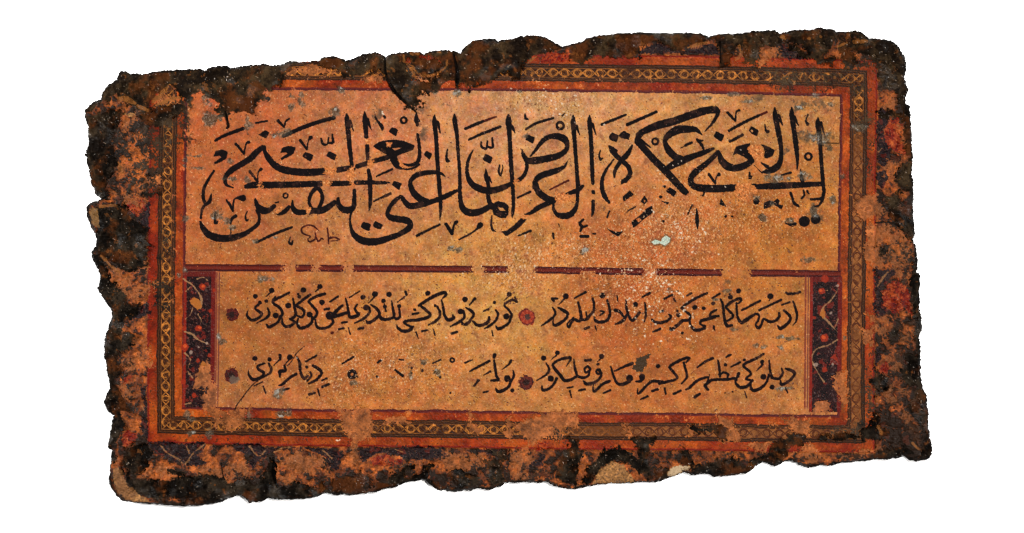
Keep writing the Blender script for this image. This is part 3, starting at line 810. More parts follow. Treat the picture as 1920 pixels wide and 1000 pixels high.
FLORAL = '''R3 540,430 640,430 720,450 980,430 980,470 930,530 980,600 940,625 820,600 720,580 600,510 560,470
R3 1170,440 1330,450 1480,480 1560,470 1480,520 1400,560 1340,640 1290,610 1340,540 1200,500
R3 1560,480 1800,480 1930,500 1930,560 1830,520 1700,470
R4 0,480 120,490 180,540 120,640 70,620 40,540
R4 290,480 430,470 540,480 700,470 930,480 950,540 830,560 720,580 600,540 420,520 330,590 290,560
R4 1070,500 1260,490 1400,490 1410,560 1330,560 1230,520
R4 1530,640 1650,530 1700,510 1660,600
M 530,270 545,240 640,195 700,200 780,240 850,250 960,215 1040,200 1095,240 1110,280 900,270 700,268
M 1550,300 1555,200 1600,220 1690,290 1760,315
R1 470,700 520,600 555,560 560,760 500,740
R2 430,110 480,60 540,60 520,110
R2 400,480 470,390 545,340 560,430 500,460
R3 490,30 540,10 545,420 500,330 520,150
R8 980,10 1020,40 1040,190 1080,290 1050,420 990,380 970,200
R8 980,460 1040,440 1060,500 1010,570 985,540
R7 960,200 1010,230 1080,220 1120,250 1040,330 1000,400 1060,540 1000,590 965,590
R7 965,800 1010,820 1000,900 960,960
Q6 250,490 300,460 330,560 290,620 250,600
Q6 250,740 310,720 330,800 280,830 255,800'''
FLO = area(FLORAL, 2.0)
pcol = np.array([28, 13, 17], np.float32) * (1 + 0.25 * M5)[..., None]
RGB[:] = RGB + (pcol - RGB) * (FLO * 0.95)[..., None]
mixc(FLO * (1 - sst(0.03, 0.18, np.abs(N9 + 0.4 * N16))) * 0.5, (140, 96, 62))
mixc(FLO * sst(1.1, 1.8, M9) * 0.6, (120, 34, 18))
stems('''R3 740,480 800,570 830,600
R3 s 640,460,8 700,520,8 790,570,8
R3 s 980,450,8 900,510,9 860,560,8 830,600,8
R3 s 840,470,8 860,520,8
R3 s 1310,470,8 1380,540,8 1440,490,8
R3 s 1490,520,8 1560,480,8 1620,475,8
R3 s 760,560,7 810,595,8
R3 s 500,160,6 530,220,7
R4 s 20,500,8 90,560,8
R4 s 1290,500,10 1350,550,10 1400,580,8
R4 s 560,490,8 620,510,9
R7 s 980,350,8 1020,290,10 1060,240,8
R8 s 990,300,10 1010,275,10'''.replace('R3 740,480 800,570 830,600\n', ''), (176, 122, 72), 0.75)
BLOOM = '''R8 1035,130 1080,55 1130,45 1170,110 1160,200 1210,310 1150,325 1080,275 1035,200
R7 1000,400 1060,325 1140,280 1185,350 1230,400 1240,560 1180,520 1110,560 1050,500
R1 380,560 430,520 500,540 530,600 480,670 420,640
R4 370,560 470,520 560,560 640,580 600,620 400,610
R6 1000,0 1060,0 1050,40 1010,40
R7 1000,950 1050,910 1080,960 1060,1000 1000,1000
R2 360,910 430,890 430,940 370,950
R3 340,430 400,350 480,380 440,430 380,470
L 1560,300 1620,270 1700,250 1790,260 1810,330 1600,340
R4 1630,440 1720,420 1700,490 1620,500'''
BLO = area(BLOOM, 2.5)
bcol = (np.array([150, 46, 14], np.float32) + np.array([36, 34, 18], np.float32) * (0.5 * M9 + 0.4 * N5)[..., None])
RGB[:] = RGB + (bcol - RGB) * (BLO * 0.9)[..., None]
mixc(BLO * sst(0.9, 1.6, M5 + 0.5 * N9) * 0.7, (70, 20, 14))

# bare ground showing where paint and paper came off
BARE = '''R4 130,190 370,190 400,300 390,400 300,430 290,600 230,600 220,400 150,280
R4 490,250 650,240 650,285 560,300 460,310
R4 1100,205 1150,210 1145,290 1240,330 1235,385 1150,385 1110,300
R4 1385,240 1430,240 1440,420 1400,410
R4 1450,310 1560,260 1780,200 1850,240 1830,420 1700,400 1600,470 1500,380
R3 960,100 1020,0 1065,0 1070,170 1110,260 1060,310 1010,240 965,190
R3 1080,200 1200,190 1320,180 1300,230 1250,330 1130,340 1100,260
R4 920,500 1060,520 1250,510 1240,620 1120,640 960,680 930,600
R4 1420,520 1560,480 1620,560 1530,640 1560,680 1700,640 1720,690 1500,720 1400,680
R5 0,220 70,200 190,210 170,330 60,330 0,400
R5 520,310 570,320 570,410 530,390
R5 1010,310 1060,320 1040,390 990,390
R5 1230,240 1330,270 1360,340 1400,420 1240,440 1220,400 1320,380 1240,310
R5 1590,280 1660,290 1700,330 1620,320
R5 1700,250 1920,260 1920,420 1840,380 1760,340
R2 340,760 440,760 560,680 580,830 500,860 410,900 340,870
R2 250,80 340,100 420,200 500,230 560,180 620,200 540,280 440,330 380,320 300,230 250,170
R2 930,850 1000,800 1020,880 1030,990 890,990 900,920
R3 330,0 420,20 440,100 400,120 360,80
R3 470,700 640,590 700,620 840,700 720,750 620,670 480,720
R3 860,640 1000,610 1100,640 1110,720 1010,690 890,680
R3 1120,600 1280,560 1320,640 1300,700 1230,690 1140,720
R3 1510,560 1700,500 1880,560 1900,700 1800,680 1640,660 1520,640
R3 1510,690 1690,690 1700,720 1560,770 1520,740
Q5 180,200 230,140 280,130 290,170 240,220 200,260 170,340 150,310
Q5 200,400 215,430 190,500 180,440
Q5 140,570 190,560 190,620 150,630
Q5 200,600 250,580 300,610 320,660 270,650 215,640
Q5 185,50 230,40 285,80 240,90 200,75
Q5 300,95 340,80 360,110 320,125
Q5 300,540 360,480 420,460 420,530 360,560 310,580
Q5 380,80 430,20 480,30 550,40 540,85 430,90
R2 420,20 540,0 560,10 540,110 450,110
R6 520,270 600,250 640,310 600,350 500,330
R6 650,60 750,20 760,260 720,300 690,220
R6 990,110 1080,100 1110,160 1220,130 1240,180 1170,270 1060,300
R6 1120,320 1200,310 1320,480 1300,610 1240,540 1200,460
R6 700,640 870,610 1060,590 1240,560 1090,600 960,640 900,680 720,700
R6 0,560 180,560 160,630 60,640
R6 480,560 560,640 540,720 430,720 340,640
R8 830,630 980,620 1040,760 880,810 800,760
R8 1060,390 1140,370 1120,460 1050,470
R8 900,850 1060,830 1160,900 1260,1000 890,1000
R7 880,0 1240,0 1260,100 1230,200 1120,220 1000,210 890,160
R7 1130,240 1230,240 1220,330 1150,340
R7 900,560 1060,570 1110,650 1260,600 1260,780 1160,800 1100,650 1000,760 960,650
R7 860,660 960,700 960,790 880,780
R7 1040,880 1140,780 1180,900 1170,990 1080,990
Q6 275,400 370,370 385,460 300,490 280,440
Q6 380,560 400,600 430,660 400,690 370,620
Q6 320,800 380,790 400,860 340,900 300,850
M 1390,370 1400,230 1540,215 1545,290 1440,330
M 1220,320 1240,200 1275,240 1275,300
M 870,230 930,210 1020,190 960,240
N 840,240 930,230 1130,210 1140,270 900,310 850,330
L 600,320 680,420 720,440 830,420 900,360 920,400 830,440 680,450 640,380
L 290,440 420,420 440,470 330,500 300,470
K 1080,420 1130,380 1210,390 1150,440
K 1510,430 1570,370 1700,350 1870,380 1900,420 1700,430 1620,420'''
BA = area(BARE, 4.0, 1.6, N9 * 0.6 + N5 * 0.5 + N3 * 0.3)
BA *= 1 - sst(-0.4, 1.0, BURN - 0.45 + 0.6 * M16 + 0.5 * M9 + 0.3 * M5) * 0.85 * sst(-30, -40, DF)
gcol = np.array([174, 100, 52], np.float32) * (1 + 0.10 * M16 + 0.08 * M9 + 0.05 * M5)[..., None]
RGB[:] = RGB + (gcol - RGB) * (BA * 0.92)[..., None]
mixc(BA * sst(0.9, 1.7, M9 + 0.4 * N3) * 0.55, (96, 50, 26))
mixc(BA * sst(1.5, 2.4, N5 + 0.4 * M9) * 0.4, (214, 152, 100))

# ------------------------------------------------------------------ charred and blackened masses
CHAR = '''K 55,720 60,660 170,590 180,530 300,440 310,390 400,400 620,380 900,370 1090,345 1430,340 1540,310 1620,330 1520,400 1480,480 1420,525 1350,560 1385,600 1310,635 1295,705 1200,690 1110,700 1105,800 1080,740 1020,680 1040,640 980,560 860,560 840,650 700,530 680,500 600,580 540,640 560,690 640,650 800,640 800,680 690,720 620,790 540,790 470,740 440,680 400,640 320,590 300,560
K 55,720 300,680 380,690 310,760 270,880 260,1010 60,1010
R1 70,0 265,0 270,100 290,180 320,250 290,330 240,400 240,520 190,545 110,370 70,170
R1 170,600 370,590 420,660 560,760 540,900 530,1000 240,1000 180,960 100,860 180,750
R1 480,500 560,470 640,440 630,500 560,520
R1 540,350 640,310 650,330 560,360
R2 100,-20 200,10 250,130 260,200 400,290 390,360 480,370 470,420 370,500 350,570 440,590 400,700 330,740 240,770 200,690 230,520 250,400 150,260
R2 220,0 540,0 530,60 430,110 380,110 290,50
R2 200,760 300,760 340,880 300,920 290,1010 250,1010 220,850
R3 235,30 280,40 360,110 450,220 340,190 275,240 190,160
R3 250,0 290,0 330,80 310,200 380,300 320,420 290,480 300,560 240,600 240,400
R3 380,480 540,430 600,520 480,690 440,720 360,600
R3 350,640 420,700 640,730 800,700 900,680 1010,690 1130,740 1200,740 1250,690 1310,720 1350,760 1440,650 1470,560 1500,580 1490,650 1520,760 1600,760 1700,740 1850,790 1900,860 1700,880 1540,880 1390,895 1310,905 1240,850 1000,910 820,925 810,890 900,850 680,850 680,900 560,860 480,830 400,780
R3 720,650 780,630 850,650 840,690 770,690
R4 0,720 60,780 150,700 240,690 330,680 370,700 360,780 500,720 640,610 700,620 640,700 740,700 780,600 840,610 800,700 900,760 1100,800 900,820 750,730 600,775 330,845 0,850
R4 1250,590 1300,560 1345,570 1395,680 1385,745 1300,765 1250,700
R4 970,680 1060,660 1200,700 1180,770 1060,790
R4 1270,500 1330,490 1400,490 1410,570 1360,580
R5 100,405 190,400 205,500 180,600 160,770 90,745 15,690 55,500 110,470
R5 215,770 240,650 330,540 400,475 480,485 580,565 645,560 620,440 570,415 740,405 725,480 690,560 750,720 700,735 620,640 540,590 430,570 330,640 275,755
R5 740,640 850,640 860,700 760,740
R5 1080,620 1160,590 1330,560 1420,600 1500,560 1600,520 1640,430 1760,370 1860,390 1840,440 1740,500 1700,600 1650,635 1570,590 1400,690 1200,710 1080,690 1040,640
R5 930,500 990,490 1040,620 960,610
R5 1040,330 1120,320 1290,340 1300,380 1260,410 1180,360 1060,360
R6 1170,0 1320,0 1330,110 1370,210 1390,350 1390,510 1410,570 1410,640 1350,700 1270,660 1330,560 1330,460 1280,370 1200,310 1250,200 1260,150 1200,120 1165,80
R6 940,655 1090,590 1190,585 1250,640 1170,645 1000,690
R6 860,480 920,440 950,340 990,380 980,460 1060,480 960,540 880,530
R6 950,10 1050,90 1060,160 980,200 950,120
R6 560,520 700,490 860,520 720,540
R7 1250,0 1290,50 1300,210 1325,265 1320,520 1335,690 1320,850 1335,960 1330,1010 1280,1010 1270,780 1260,560 1225,400 1225,280 1255,180 1270,100
R7 1170,860 1250,840 1320,900 1320,1010 1170,1010 1190,930
R7 980,60 1030,40 1060,110 1000,130
R7 1080,690 1120,670 1120,760 1080,770
R8 1175,0 1260,0 1265,330 1205,320 1190,200 1180,90
R8 1045,640 1130,620 1150,680 1270,700 1280,960 1260,1000 1170,880 1080,800 1050,720
R8 1130,440 1230,330 1265,400 1265,600 1180,590 1110,520
R8 980,0 1180,0 1180,40 1080,40 1010,60
L 0,300 30,285 130,280 180,305 300,255 420,245 470,280 580,250 690,250 640,300 600,330 640,390 690,470 830,440 900,420 860,300 740,280 760,250 920,235 1010,250 1050,195 1100,160 1380,145 1540,120 1640,140 1760,215 1730,235 1650,250 1560,290 1490,330 1440,390 1420,440 1390,450 1370,410 1310,420 1250,470 1130,490 1080,520 1050,480 1010,460 990,520 960,450 900,490 850,545 720,560 730,650 690,690 600,620 540,560 500,500 470,430 440,400 330,400 260,440 150,440 100,390 0,360
L 640,290 700,300 780,300 870,330 850,390 760,410 700,400 660,350
M 0,200 60,180 130,165 240,120 540,100 850,103 980,103 1030,130 1110,107 1350,93 1440,83 1550,108 1560,160 1590,180 1650,215 1760,290 1850,320 1930,310 1930,350 1800,330 1700,290 1570,180 1540,215 1400,230 1380,370 1320,360 1290,330 1280,230 1230,210 1210,290 1190,330 1120,350 1110,250 1080,190 1040,190 900,205 850,245 780,240 700,195 640,192 545,235 530,290 350,290 200,265 180,310 110,345 50,330 35,230
N 320,140 700,90 850,130 1060,125 1150,200 1250,200 1440,280 1520,450 1495,570 1540,690 1515,760 1520,810 1560,850 1565,1010 1440,1010 1450,900 1410,850 1410,700 1300,690 1250,720 1235,580 1230,500 1180,440 1140,400 1030,350 900,330 860,330 850,240 1130,215 930,225 830,240 700,430 600,400 560,320 500,280 400,240 330,190
N 880,340 1000,330 1040,440 1000,500 900,500'''
CH = area(CHAR, 4.5, 2.2, N16 * 0.4 + N9 * 0.5 + N5 * 0.3 + N3 * 0.1)
CH = np.maximum(CH, (1 - sst(1.5, 6, E + 2.0 * N9)) * 0.95)
# clusters of soot over the right side of the frame and the upper left corner
SOOT = area('''N 0,480 600,470 870,540 1130,520 1120,760 1010,760 960,680 880,700 300,700 200,560
N 900,330 1240,420 1230,560 900,520
R8 780,0 990,0 980,120 800,140
R8 880,160 960,170 950,560 890,600
R1 270,0 640,0 660,330 640,480 480,520 300,470
R1 560,480 660,460 640,520
R6 560,440 900,380 940,520 700,540
R6 880,0 960,60 980,300 920,430 870,200
R2 540,200 740,180 740,440 640,440 600,300
R1 640,740 740,740 740,960 640,960
K 560,640 830,560 830,900 700,1000 420,1000 440,800 520,780
R5 1160,590 1330,500 1420,560 1300,600
R4 500,580 760,560 700,690 560,640
R7 1000,30 1240,40 1240,160 1080,170
R5 0,330 110,320 100,400 0,420''', 8, 5) * sst(-0.5, 0.9, 0.5 * N16 + 0.5 * N9 + 0.4 * N5 + 0.15 * N3 + 0.2)
cm = np.clip(0.45 + 0.30 * fbm(30, 78, 4) + 0.20 * N9 + 0.08 * N5, 0, 1)[..., None]
topw = np.clip((430 - PY) / 250 + (PX - 900) / 2500, 0, 1)[..., None]     # the crust of the upper edge is browner and paler
lo_ = np.array([15, 10, 6], np.float32) * (1 - topw) + np.array([27, 18, 11], np.float32) * topw
hi_ = np.array([56, 46, 35], np.float32) * (1 - topw) + np.array([76, 58, 37], np.float32) * topw
ccol = (lo_ + (hi_ - lo_) * cm) * (1 + 0.05 * N3)[..., None]
RGB[:] = RGB + (ccol - RGB) * CH[..., None]
RGB[:] = RGB + (ccol * 1.05 - RGB) * (SOOT * 0.92)[..., None]
mixc(CH * sst(-0.1, 1.7, 0.9 * fbm(38, 83, 4) + 0.4 * M9 + 0.15 * N5) * 0.72, (98, 48, 17))
mixc(CH * sst(1.8, 2.4, M9 + 0.45 * M5) * 0.6, (138, 80, 36))
mixc(CH * sst(2.5, 3.0, N5 + 0.5 * M16) * 0.7, (150, 122, 90))

mixc((1 - sst(0.8, 5.0, E + 1.2 * N9)) * 0.8, (17, 12, 8))
# the dark border of crust right at the rim and open, paler breaks
BREAK = area('''R1 105,605 175,610 180,745 125,720
R3 285,640 330,630 370,700 400,760 480,820 560,880 420,885 330,830 290,740
R5 275,755 340,645 430,580 520,610 590,735 480,750 400,745
R5 850,690 870,640 940,612 1010,615 1000,655 960,660 880,690
K 350,700 400,690 440,700 400,740''', 1.5, 1.2)
br = np.array([168, 118, 68], np.float32) * (1 + 0.06 * M9 + 0.12 * M5)[..., None]
RGB[:] = RGB + (br - RGB) * (BREAK * 0.95)[..., None]
mixc(area('R5 855,690 870,640 940,612 1010,618 1000,650 950,660 890,690', 1.0), (206, 176, 138))
mixc(BREAK * sst(1.1, 1.9, N5) * 0.6, (88, 58, 34))
mixc(area('R1 110,600 175,605 180,745 120,720', 1.0) * 0.55, (96, 70, 36))
mixc(area('R3 285,640 330,630 400,760 480,820 420,885 330,830', 1.2) * 0.5, (120, 76, 46))

# cracks
CRK = draw('''L s 962,280,10 985,380,22 990,450,30 985,500,16
L s 470,300,8 475,420,16 520,520,20 600,610,16 680,680,10
K s 1085,690,10 1100,760,16 1110,800,10
R3 s 1100,600,4 1105,660,6 1120,720,6
R3 s 1490,560,14 1490,680,24 1520,770,16
R1 s 240,520,8 190,540,8
R8 s 970,830,6 1080,830,6 1150,860,8
M s 1115,180,5 1118,340,6
R8 s 575,232,3 690,238,4''')
crk = 1 - sst(-1.0, 1.2, CRK)
mixc(crk * 0.85, (16, 13, 12))

# torn golden lips of paper left standing in the crust
stems('''L s 603,285,10 612,330,9 650,380,9 690,440,8
L s 690,440,9 740,430,11 800,425,8 850,405,10 905,365,9 915,320,8
L s 600,330,8 660,360,10 700,410,8
L s 660,272,26 705,275,22
L s 850,262,14 870,265,12
L s 1490,345,10 1530,310,14 1560,290,9
K s 310,590,20 370,600,40 430,630,22
K s 450,650,22 530,680,24
K s 560,620,22 640,540,30 670,515,20
K s 600,640,18 690,600,26 760,590,22
M s 1560,150,22 1580,165,16
M s 1755,160,20 1760,165,18
M s 1835,148,18 1840,150,16
M s 1250,215,16 1265,260,20
M s 880,230,14 960,205,18 1020,190,14
N s 1000,250,26 1120,235,24
N s 850,290,16 930,260,20
R1 s 190,590,18 300,580,26
R1 s 330,260,14 350,330,16
R2 s 200,0,14 260,60,18 330,120,14
R6 s 1240,560,20 1290,610,18
R6 s 990,440,20 1010,490,22''', (156, 96, 44), 0.8)
# ------------------------------------------------------------------ ink
IDS = np.zeros((H, W), np.int16)
wearink = sst(2.2, 2.8, N5 + N3 * 0.3 + 0.3 * M16 + 0.5 * RUB) * 0.8
def ink(D_, col, soft=0.75):
    c = (1 - sst(-soft, soft, D_ + 0.22 * N3)) * (1 - 0.85 * wearink)
    cc = np.asarray(col, np.float32) * (1 + 0.15 * N9)[..., None] + np.array([34, 20, 13], np.float32) * sst(0.6, 2.2, M16 + 0.5 * M9)[..., None]
    RGB[:] = RGB + (cc - RGB) * (c * 0.97)[..., None]
    return c
PARTS = []          # (name, label, boolean cover)
INKC = np.zeros((H, W), np.float32)
for t_ in BIG:
    c = ink(draw(t_), (13, 8, 11))
    INKC = np.maximum(INKC, c)
    PARTS.append(('inscription_word', None, c > 0.5))
c = ink(draw(SIGN), (56, 18, 16), 0.9)
PARTS.append(('signature', None, c > 0.45)); INKC = np.maximum(INKC, c)
for t_ in VERSES:
    c = ink(draw(t_) - 0.05, (18, 9, 12), 0.85)
    INKC = np.maximum(INKC, c)
    PARTS.append(('verse_line', None, c > 0.45))
# reddish thin strokes
for t_ in ('E s 470,190,22 600,145,18', 'E s 1205,962,20 1410,860,22', 'A s 1060,118,26 1125,93,26', 'V4 d 1275,625,16'):
    mixc((1 - sst(-1, 1, draw(t_))) * 0.55, (120, 32, 20))

# places where the writing has flaked off down to bright orange ground
CHIP = area('''I 1450,700 1490,690 1600,720 1590,770 1540,800 1500,790 1455,780
I 1425,880 1470,850 1530,880 1500,920 1440,910
I 1725,720 1790,705 1800,760 1740,830 1700,800
I 1735,880 1800,870 1815,920 1765,930
I 700,900 750,880 750,930 705,935
G 390,395 465,400 460,450 430,470 400,450
G 415,640 480,630 490,700 440,730 415,700
G 190,740 265,725 275,800 240,860 200,850 215,790
G 225,870 290,890 280,940 235,930
G 765,640 800,650 850,710 830,735 770,690
G 618,432 690,432 670,480 640,480
A 940,470 1045,455 1085,540 1070,600 1000,640 975,600 950,550 905,510
A 985,670 1040,665 1110,730 1080,750 1010,710
B 790,235 935,225 945,270 1010,300 1000,330 900,330 760,320 765,280
B 760,320 900,330 930,420 860,430 770,380
J 905,520 960,480 990,500 940,560 905,560
J 1240,510 1300,505 1300,560 1260,560
E 800,860 860,850 840,890 800,930
F 1280,330 1400,360 1460,390 1400,440 1300,460 1270,420
F 885,590 960,590 900,630''', 2.0, 1.0)
chc = np.array([212, 124, 62], np.float32) * (1 + 0.10 * M5 + 0.08 * N5)[..., None]
RGB[:] = RGB + (chc - RGB) * (CHIP * 0.9)[..., None]
mixc(CHIP * sst(1.0, 1.8, N5 + 0.3 * N3) * 0.6, (240, 190, 130))
mixc(CHIP * sst(1.4, 2.0, M5) * 0.6, (120, 46, 24))

# rosettes between the half verses
ROS = []
for k, (cx, cy, r, dark) in enumerate(((988.4, 594.5, 15.5, 0), (434.5, 590.5, 12, 1), (986.7, 717.5, 13.5, 2), (434, 704.5, 12.5, 3))):
    sl = box(cx - 22, cy - 22, cx + 22, cy + 22)
    dx, dy = PX[sl] - cx, PY[sl] - cy
    th, rad = np.arctan2(dy, dx), np.hypot(dx, dy)
    rim = r + 0.5 * np.cos(8 * th) + 0.9 * N9[sl] + 0.7 * N5[sl]
    cov = 1 - sst(-1, 1, rad - rim)
    n5 = N5[sl]
    base = ((150, 42, 24), (84, 22, 20), (88, 26, 22), (70, 20, 20))[k]
    mixs(sl, cov * (0.95 if k < 1 else 0.88), base)
    mixs(sl, cov * sst(0.1, 0.6, np.cos(8 * th) * sst(3, 6, rad)) * 0.6 * (k == 0), (196, 84, 44))
    mixs(sl, cov * (1 - sst(1.0, 2.2, np.abs(rad - r * 0.93))) * 0.75, (78, 16, 18))
    mixs(sl, (1 - sst(4.5, 6.5, rad + n5)) * 0.85, (58, 44, 40) if k in (0,) else (34, 20, 18))
    if k:
        mixs(sl, cov * sst(0.3, 1.0, n5 + 0.4 * N3[sl]) * 0.7, (34, 18, 18))
        mixs(sl, cov * sst(0.8, 1.2, np.cos(10 * th + 1)) * sst(0.75 * r, 0.85 * r, rad) * 0.5, (170, 90, 50))
    full = np.zeros((H, W), bool); full[sl] = cov > 0.5
    PARTS.append(('rosette', None, full))
mixc(area('W4 95,490 150,440 235,470 225,530 130,560', 1.5) * 0.75, (116, 100, 84))

# ------------------------------------------------------------------ grey glue spots, soot smears, stains
SPOTS = '''385,183,9,7 391,192,7,8 392,226,12,10 404,222,8,8 414,224,7,7 463,226,6,9 467,236,9,10 514,255,5,4 530,250,12,8 536,246,9,7 545,180,6,8 564,178,6,9 566,194,7,9 548,200,6,8 630,212,9,9 640,170,8,6 816,173,8,6 858,174,10,7
346,300,6,6 345,312,5,6 368,293,16,4 432,302,8,5 372,316,14,3 434,335,14,4 463,338,6,9 410,405,12,9 424,415,10,8 434,426,9,6 478,453,6,5 516,445,5,4 348,410,6,6
348,506,6,9 335,517,5,5 497,522,16,6 488,526,8,4 410,631,5,7 418,640,7,5 530,735,8,9 520,742,6,6 664,718,9,5 1515,375,0,0
1535,262,20,13 1528,256,12,9 1505,330,12,8 1440,332,12,9 1453,334,10,10 1462,335,7,8 1480,335,7,6 1520,333,7,5 1522,392,5,10 1527,400,7,10 1430,408,7,6 1418,373,5,5 1480,413,12,6 1448,382,6,5 1562,374,6,8 1570,60,0,0
1515,487,18,5 1483,635,14,4 1466,632,8,4 1430,651,9,5 1465,653,6,6 1418,648,7,4 1476,728,18,3 1463,729,8,4 1612,240,13,7 1584,634,4,6 1000,640,0,0
360,786,8,5 357,812,8,5 392,814,8,8 528,778,9,7 541,775,6,8 467,780,8,8 497,720,0,0 352,777,8,8 795,678,6,7 821,699,6,6 770,702,5,8 1270,546,4,3 900,165,0,0
975,172,5,4 985,255,5,4 1366,545,9,5 1342,562,8,3 1374,618,10,4 1325,183,14,4 1380,176,16,5 1530,180,10,6 1400,190,12,4 1556,196,10,6 1497,202,10,5 1578,330,5,5 1556,278,5,4 858,468,10,6 845,466,6,5 850,470,5,4 1095,470,8,6 1092,476,6,5'''
GREY = np.zeros((H, W), np.float32)
for tok in SPOTS.split():
    x, y, a, b = (float(v) for v in tok.split(','))
    if a == 0: continue
    sl = box(x - 2 * a - 4, y - 2 * b - 4, x + 2 * a + 4, y + 2 * b + 4)
    r_ = np.sqrt(((PX[sl] - x) / a) ** 2 + ((PY[sl] - y) / b) ** 2) + 0.26 * N9[sl] + 0.12 * N5[sl]
    GREY[sl] = np.maximum(GREY[sl], 1 - sst(0.45, 1.25, r_))
gm = np.clip(0.45 + 0.3 * N9 + 0.25 * M5, 0, 1)[..., None]
gc = np.array([74, 66, 54], np.float32) + np.array([66, 64, 58], np.float32) * gm
RGB[:] = RGB + (gc - RGB) * (GREY * 0.68)[..., None]
mixc(GREY * sst(0.9, 1.8, M9 + 0.4 * N5) * 0.75, (186, 184, 176))
mixc(GREY * sst(0.9, 1.8, N9 - 0.2 * N5) * 0.55, (38, 30, 26))
mixc(area('W2 1370,300 1400,250 1500,235 1560,205 1520,260 1520,340 1470,390 1390,410 1340,370', 2) * 0.85, (46, 40, 29))
mixc(area('E 0,0 100,0 60,20 0,30', 2) * 0.5, (90, 70, 50))
# pale crumbs in the rubbed areas, with flash sparkle painted in
CRUMB_GLINT = sst(1.9, 2.6, N5 + 0.5 * N9 + 0.9 * RUB - 0.6) * RUB
mixc(CRUMB_GLINT * 0.8, (236, 196, 150))
WHITE_GLINTS = '''1268,420 1271,424 1274,431 1276,437 1265,416 1280,447 1318,430 1322,436 1269,547 1273,550 1279,553 1281,556 1282,582 1277,590 1292,594 1284,575 1293,612 1296,630 1289,635 1245,531 1240,537 1256,534 1250,526 1205,522 1190,545 1197,478 1200,484 1184,507 1179,506 1220,520 1222,515 1214,528 1226,512 1300,464 1305,476 1320,487 1322,440 1312,452 717,210 719,214 640,712 1217,495 1208,488 1212,540 1205,600 1228,608 1180,560 1190,585 1218,575 1236,565 1222,590 1210,630 1240,640 1200,655 1060,215 1072,222 1043,205 1050,214 870,510 868,512 634,826 636,826 1165,432 1150,415 1226,398 1222,394'''
WHT_GLINT = np.zeros((H, W), np.float32)  # white specks: glints of the flash painted as pale colour
for i, tok in enumerate(WHITE_GLINTS.split()):
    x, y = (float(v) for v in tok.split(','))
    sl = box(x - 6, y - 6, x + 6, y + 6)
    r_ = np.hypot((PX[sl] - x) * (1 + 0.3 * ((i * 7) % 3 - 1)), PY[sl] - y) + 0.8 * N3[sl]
    WHT_GLINT[sl] = np.maximum(WHT_GLINT[sl], 1 - sst(0.8, 2.4, r_))
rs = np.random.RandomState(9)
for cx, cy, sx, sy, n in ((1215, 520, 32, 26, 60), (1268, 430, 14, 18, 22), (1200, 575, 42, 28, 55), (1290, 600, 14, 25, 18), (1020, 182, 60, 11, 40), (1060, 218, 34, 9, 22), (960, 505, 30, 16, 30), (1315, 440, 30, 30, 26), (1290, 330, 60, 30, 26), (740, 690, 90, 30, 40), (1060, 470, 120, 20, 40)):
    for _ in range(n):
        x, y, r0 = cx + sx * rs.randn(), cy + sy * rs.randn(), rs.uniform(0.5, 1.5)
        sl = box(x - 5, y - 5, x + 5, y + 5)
        if WHT_GLINT[sl].size == 0: continue
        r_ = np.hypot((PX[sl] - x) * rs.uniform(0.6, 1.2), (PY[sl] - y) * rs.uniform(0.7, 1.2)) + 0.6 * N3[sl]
        WHT_GLINT[sl] = np.maximum(WHT_GLINT[sl], (1 - sst(r0 * 0.5, r0 * 1.7, r_)) * rs.uniform(0.4, 0.95))
mixc(WHT_GLINT * 0.9, (244, 222, 196))
FLK = draw('D p 783,893 830,865 870,878 895,888 905,850 950,818 1000,848 992,890 940,937 880,907 820,922')
fl = 1 - sst(-0.8, 0.8, FLK)
mixc((1 - sst(-0.5, 3, FLK - 1.5)) * 0.5, (90, 60, 34))
mixc(fl, (196, 214, 196))
mixc(fl * sst(0.4, 1.2, N5), (226, 226, 206))
PARTS.append(('paper_flake', 'pale greenish white flake stuck on the panel', fl > 0.5))

# ------------------------------------------------------------------ relief, in design units
rim_w = 9 + 4.5 * np.clip(N30, -1.5, 1.5) + 2.0 * np.clip(N16, -2, 2)
edge_drop = 1 - np.sqrt(np.clip(1 - (1 - np.clip(E / np.clip(rim_w, 4, 30), 0, 1)) ** 2, 0, 1))
lost = np.clip(BA + 0.8 * sst(-0.1, 0.6, mix_) * OUTZ, 0, 1)
RZ = 0.8 * fbm(140, 71, 2) + 0.14 * N5 + 0.08 * N3 + 0.03 * NW
RZ += RUB * (0.35 * N5 + 0.25 * N3)
RZ -= 0.9 * lost * (1 - CH) + 0.6 * CHIP
RZ += CH * (4.6 * fbm(40, 77, 4, 3.6) + 1.2 * fbm(15, 79, 3, 3.6) + 0.25 * N9 + 0.10 * N5)
RZ += OUTZ * (1.6 * N16 + 0.7 * N9 + 0.2 * N5)
RZ -= 13.0 * edge_drop
RZ -= 4.0 * crk
RZ += 0.15 * INKC + 1.2 * fl + 0.7 * WHT_GLINT + 0.6 * CRUMB_GLINT + 0.5 * GREY * N5
GLINT = sst(1.8, 2.6, N5 + 0.35 * M16) * (0.65 * CH + 0.35 * GREY + 0.25)
GLOSS = np.clip(0.18 - 0.14 * CH + 0.12 * RUB + 0.12 * GREY + 0.8 * GLINT + 0.22 * CH * sst(0.5, 1.6, fbm(24, 81, 3)), 0, 1).astype(np.float32)
RGB = np.clip(RGB, 6, 255)
LINC = np.where(RGB / 255 <= 0.04045, RGB / 255 / 12.92, ((RGB / 255 + 0.055) / 1.055) ** 2.4).astype(np.float32)

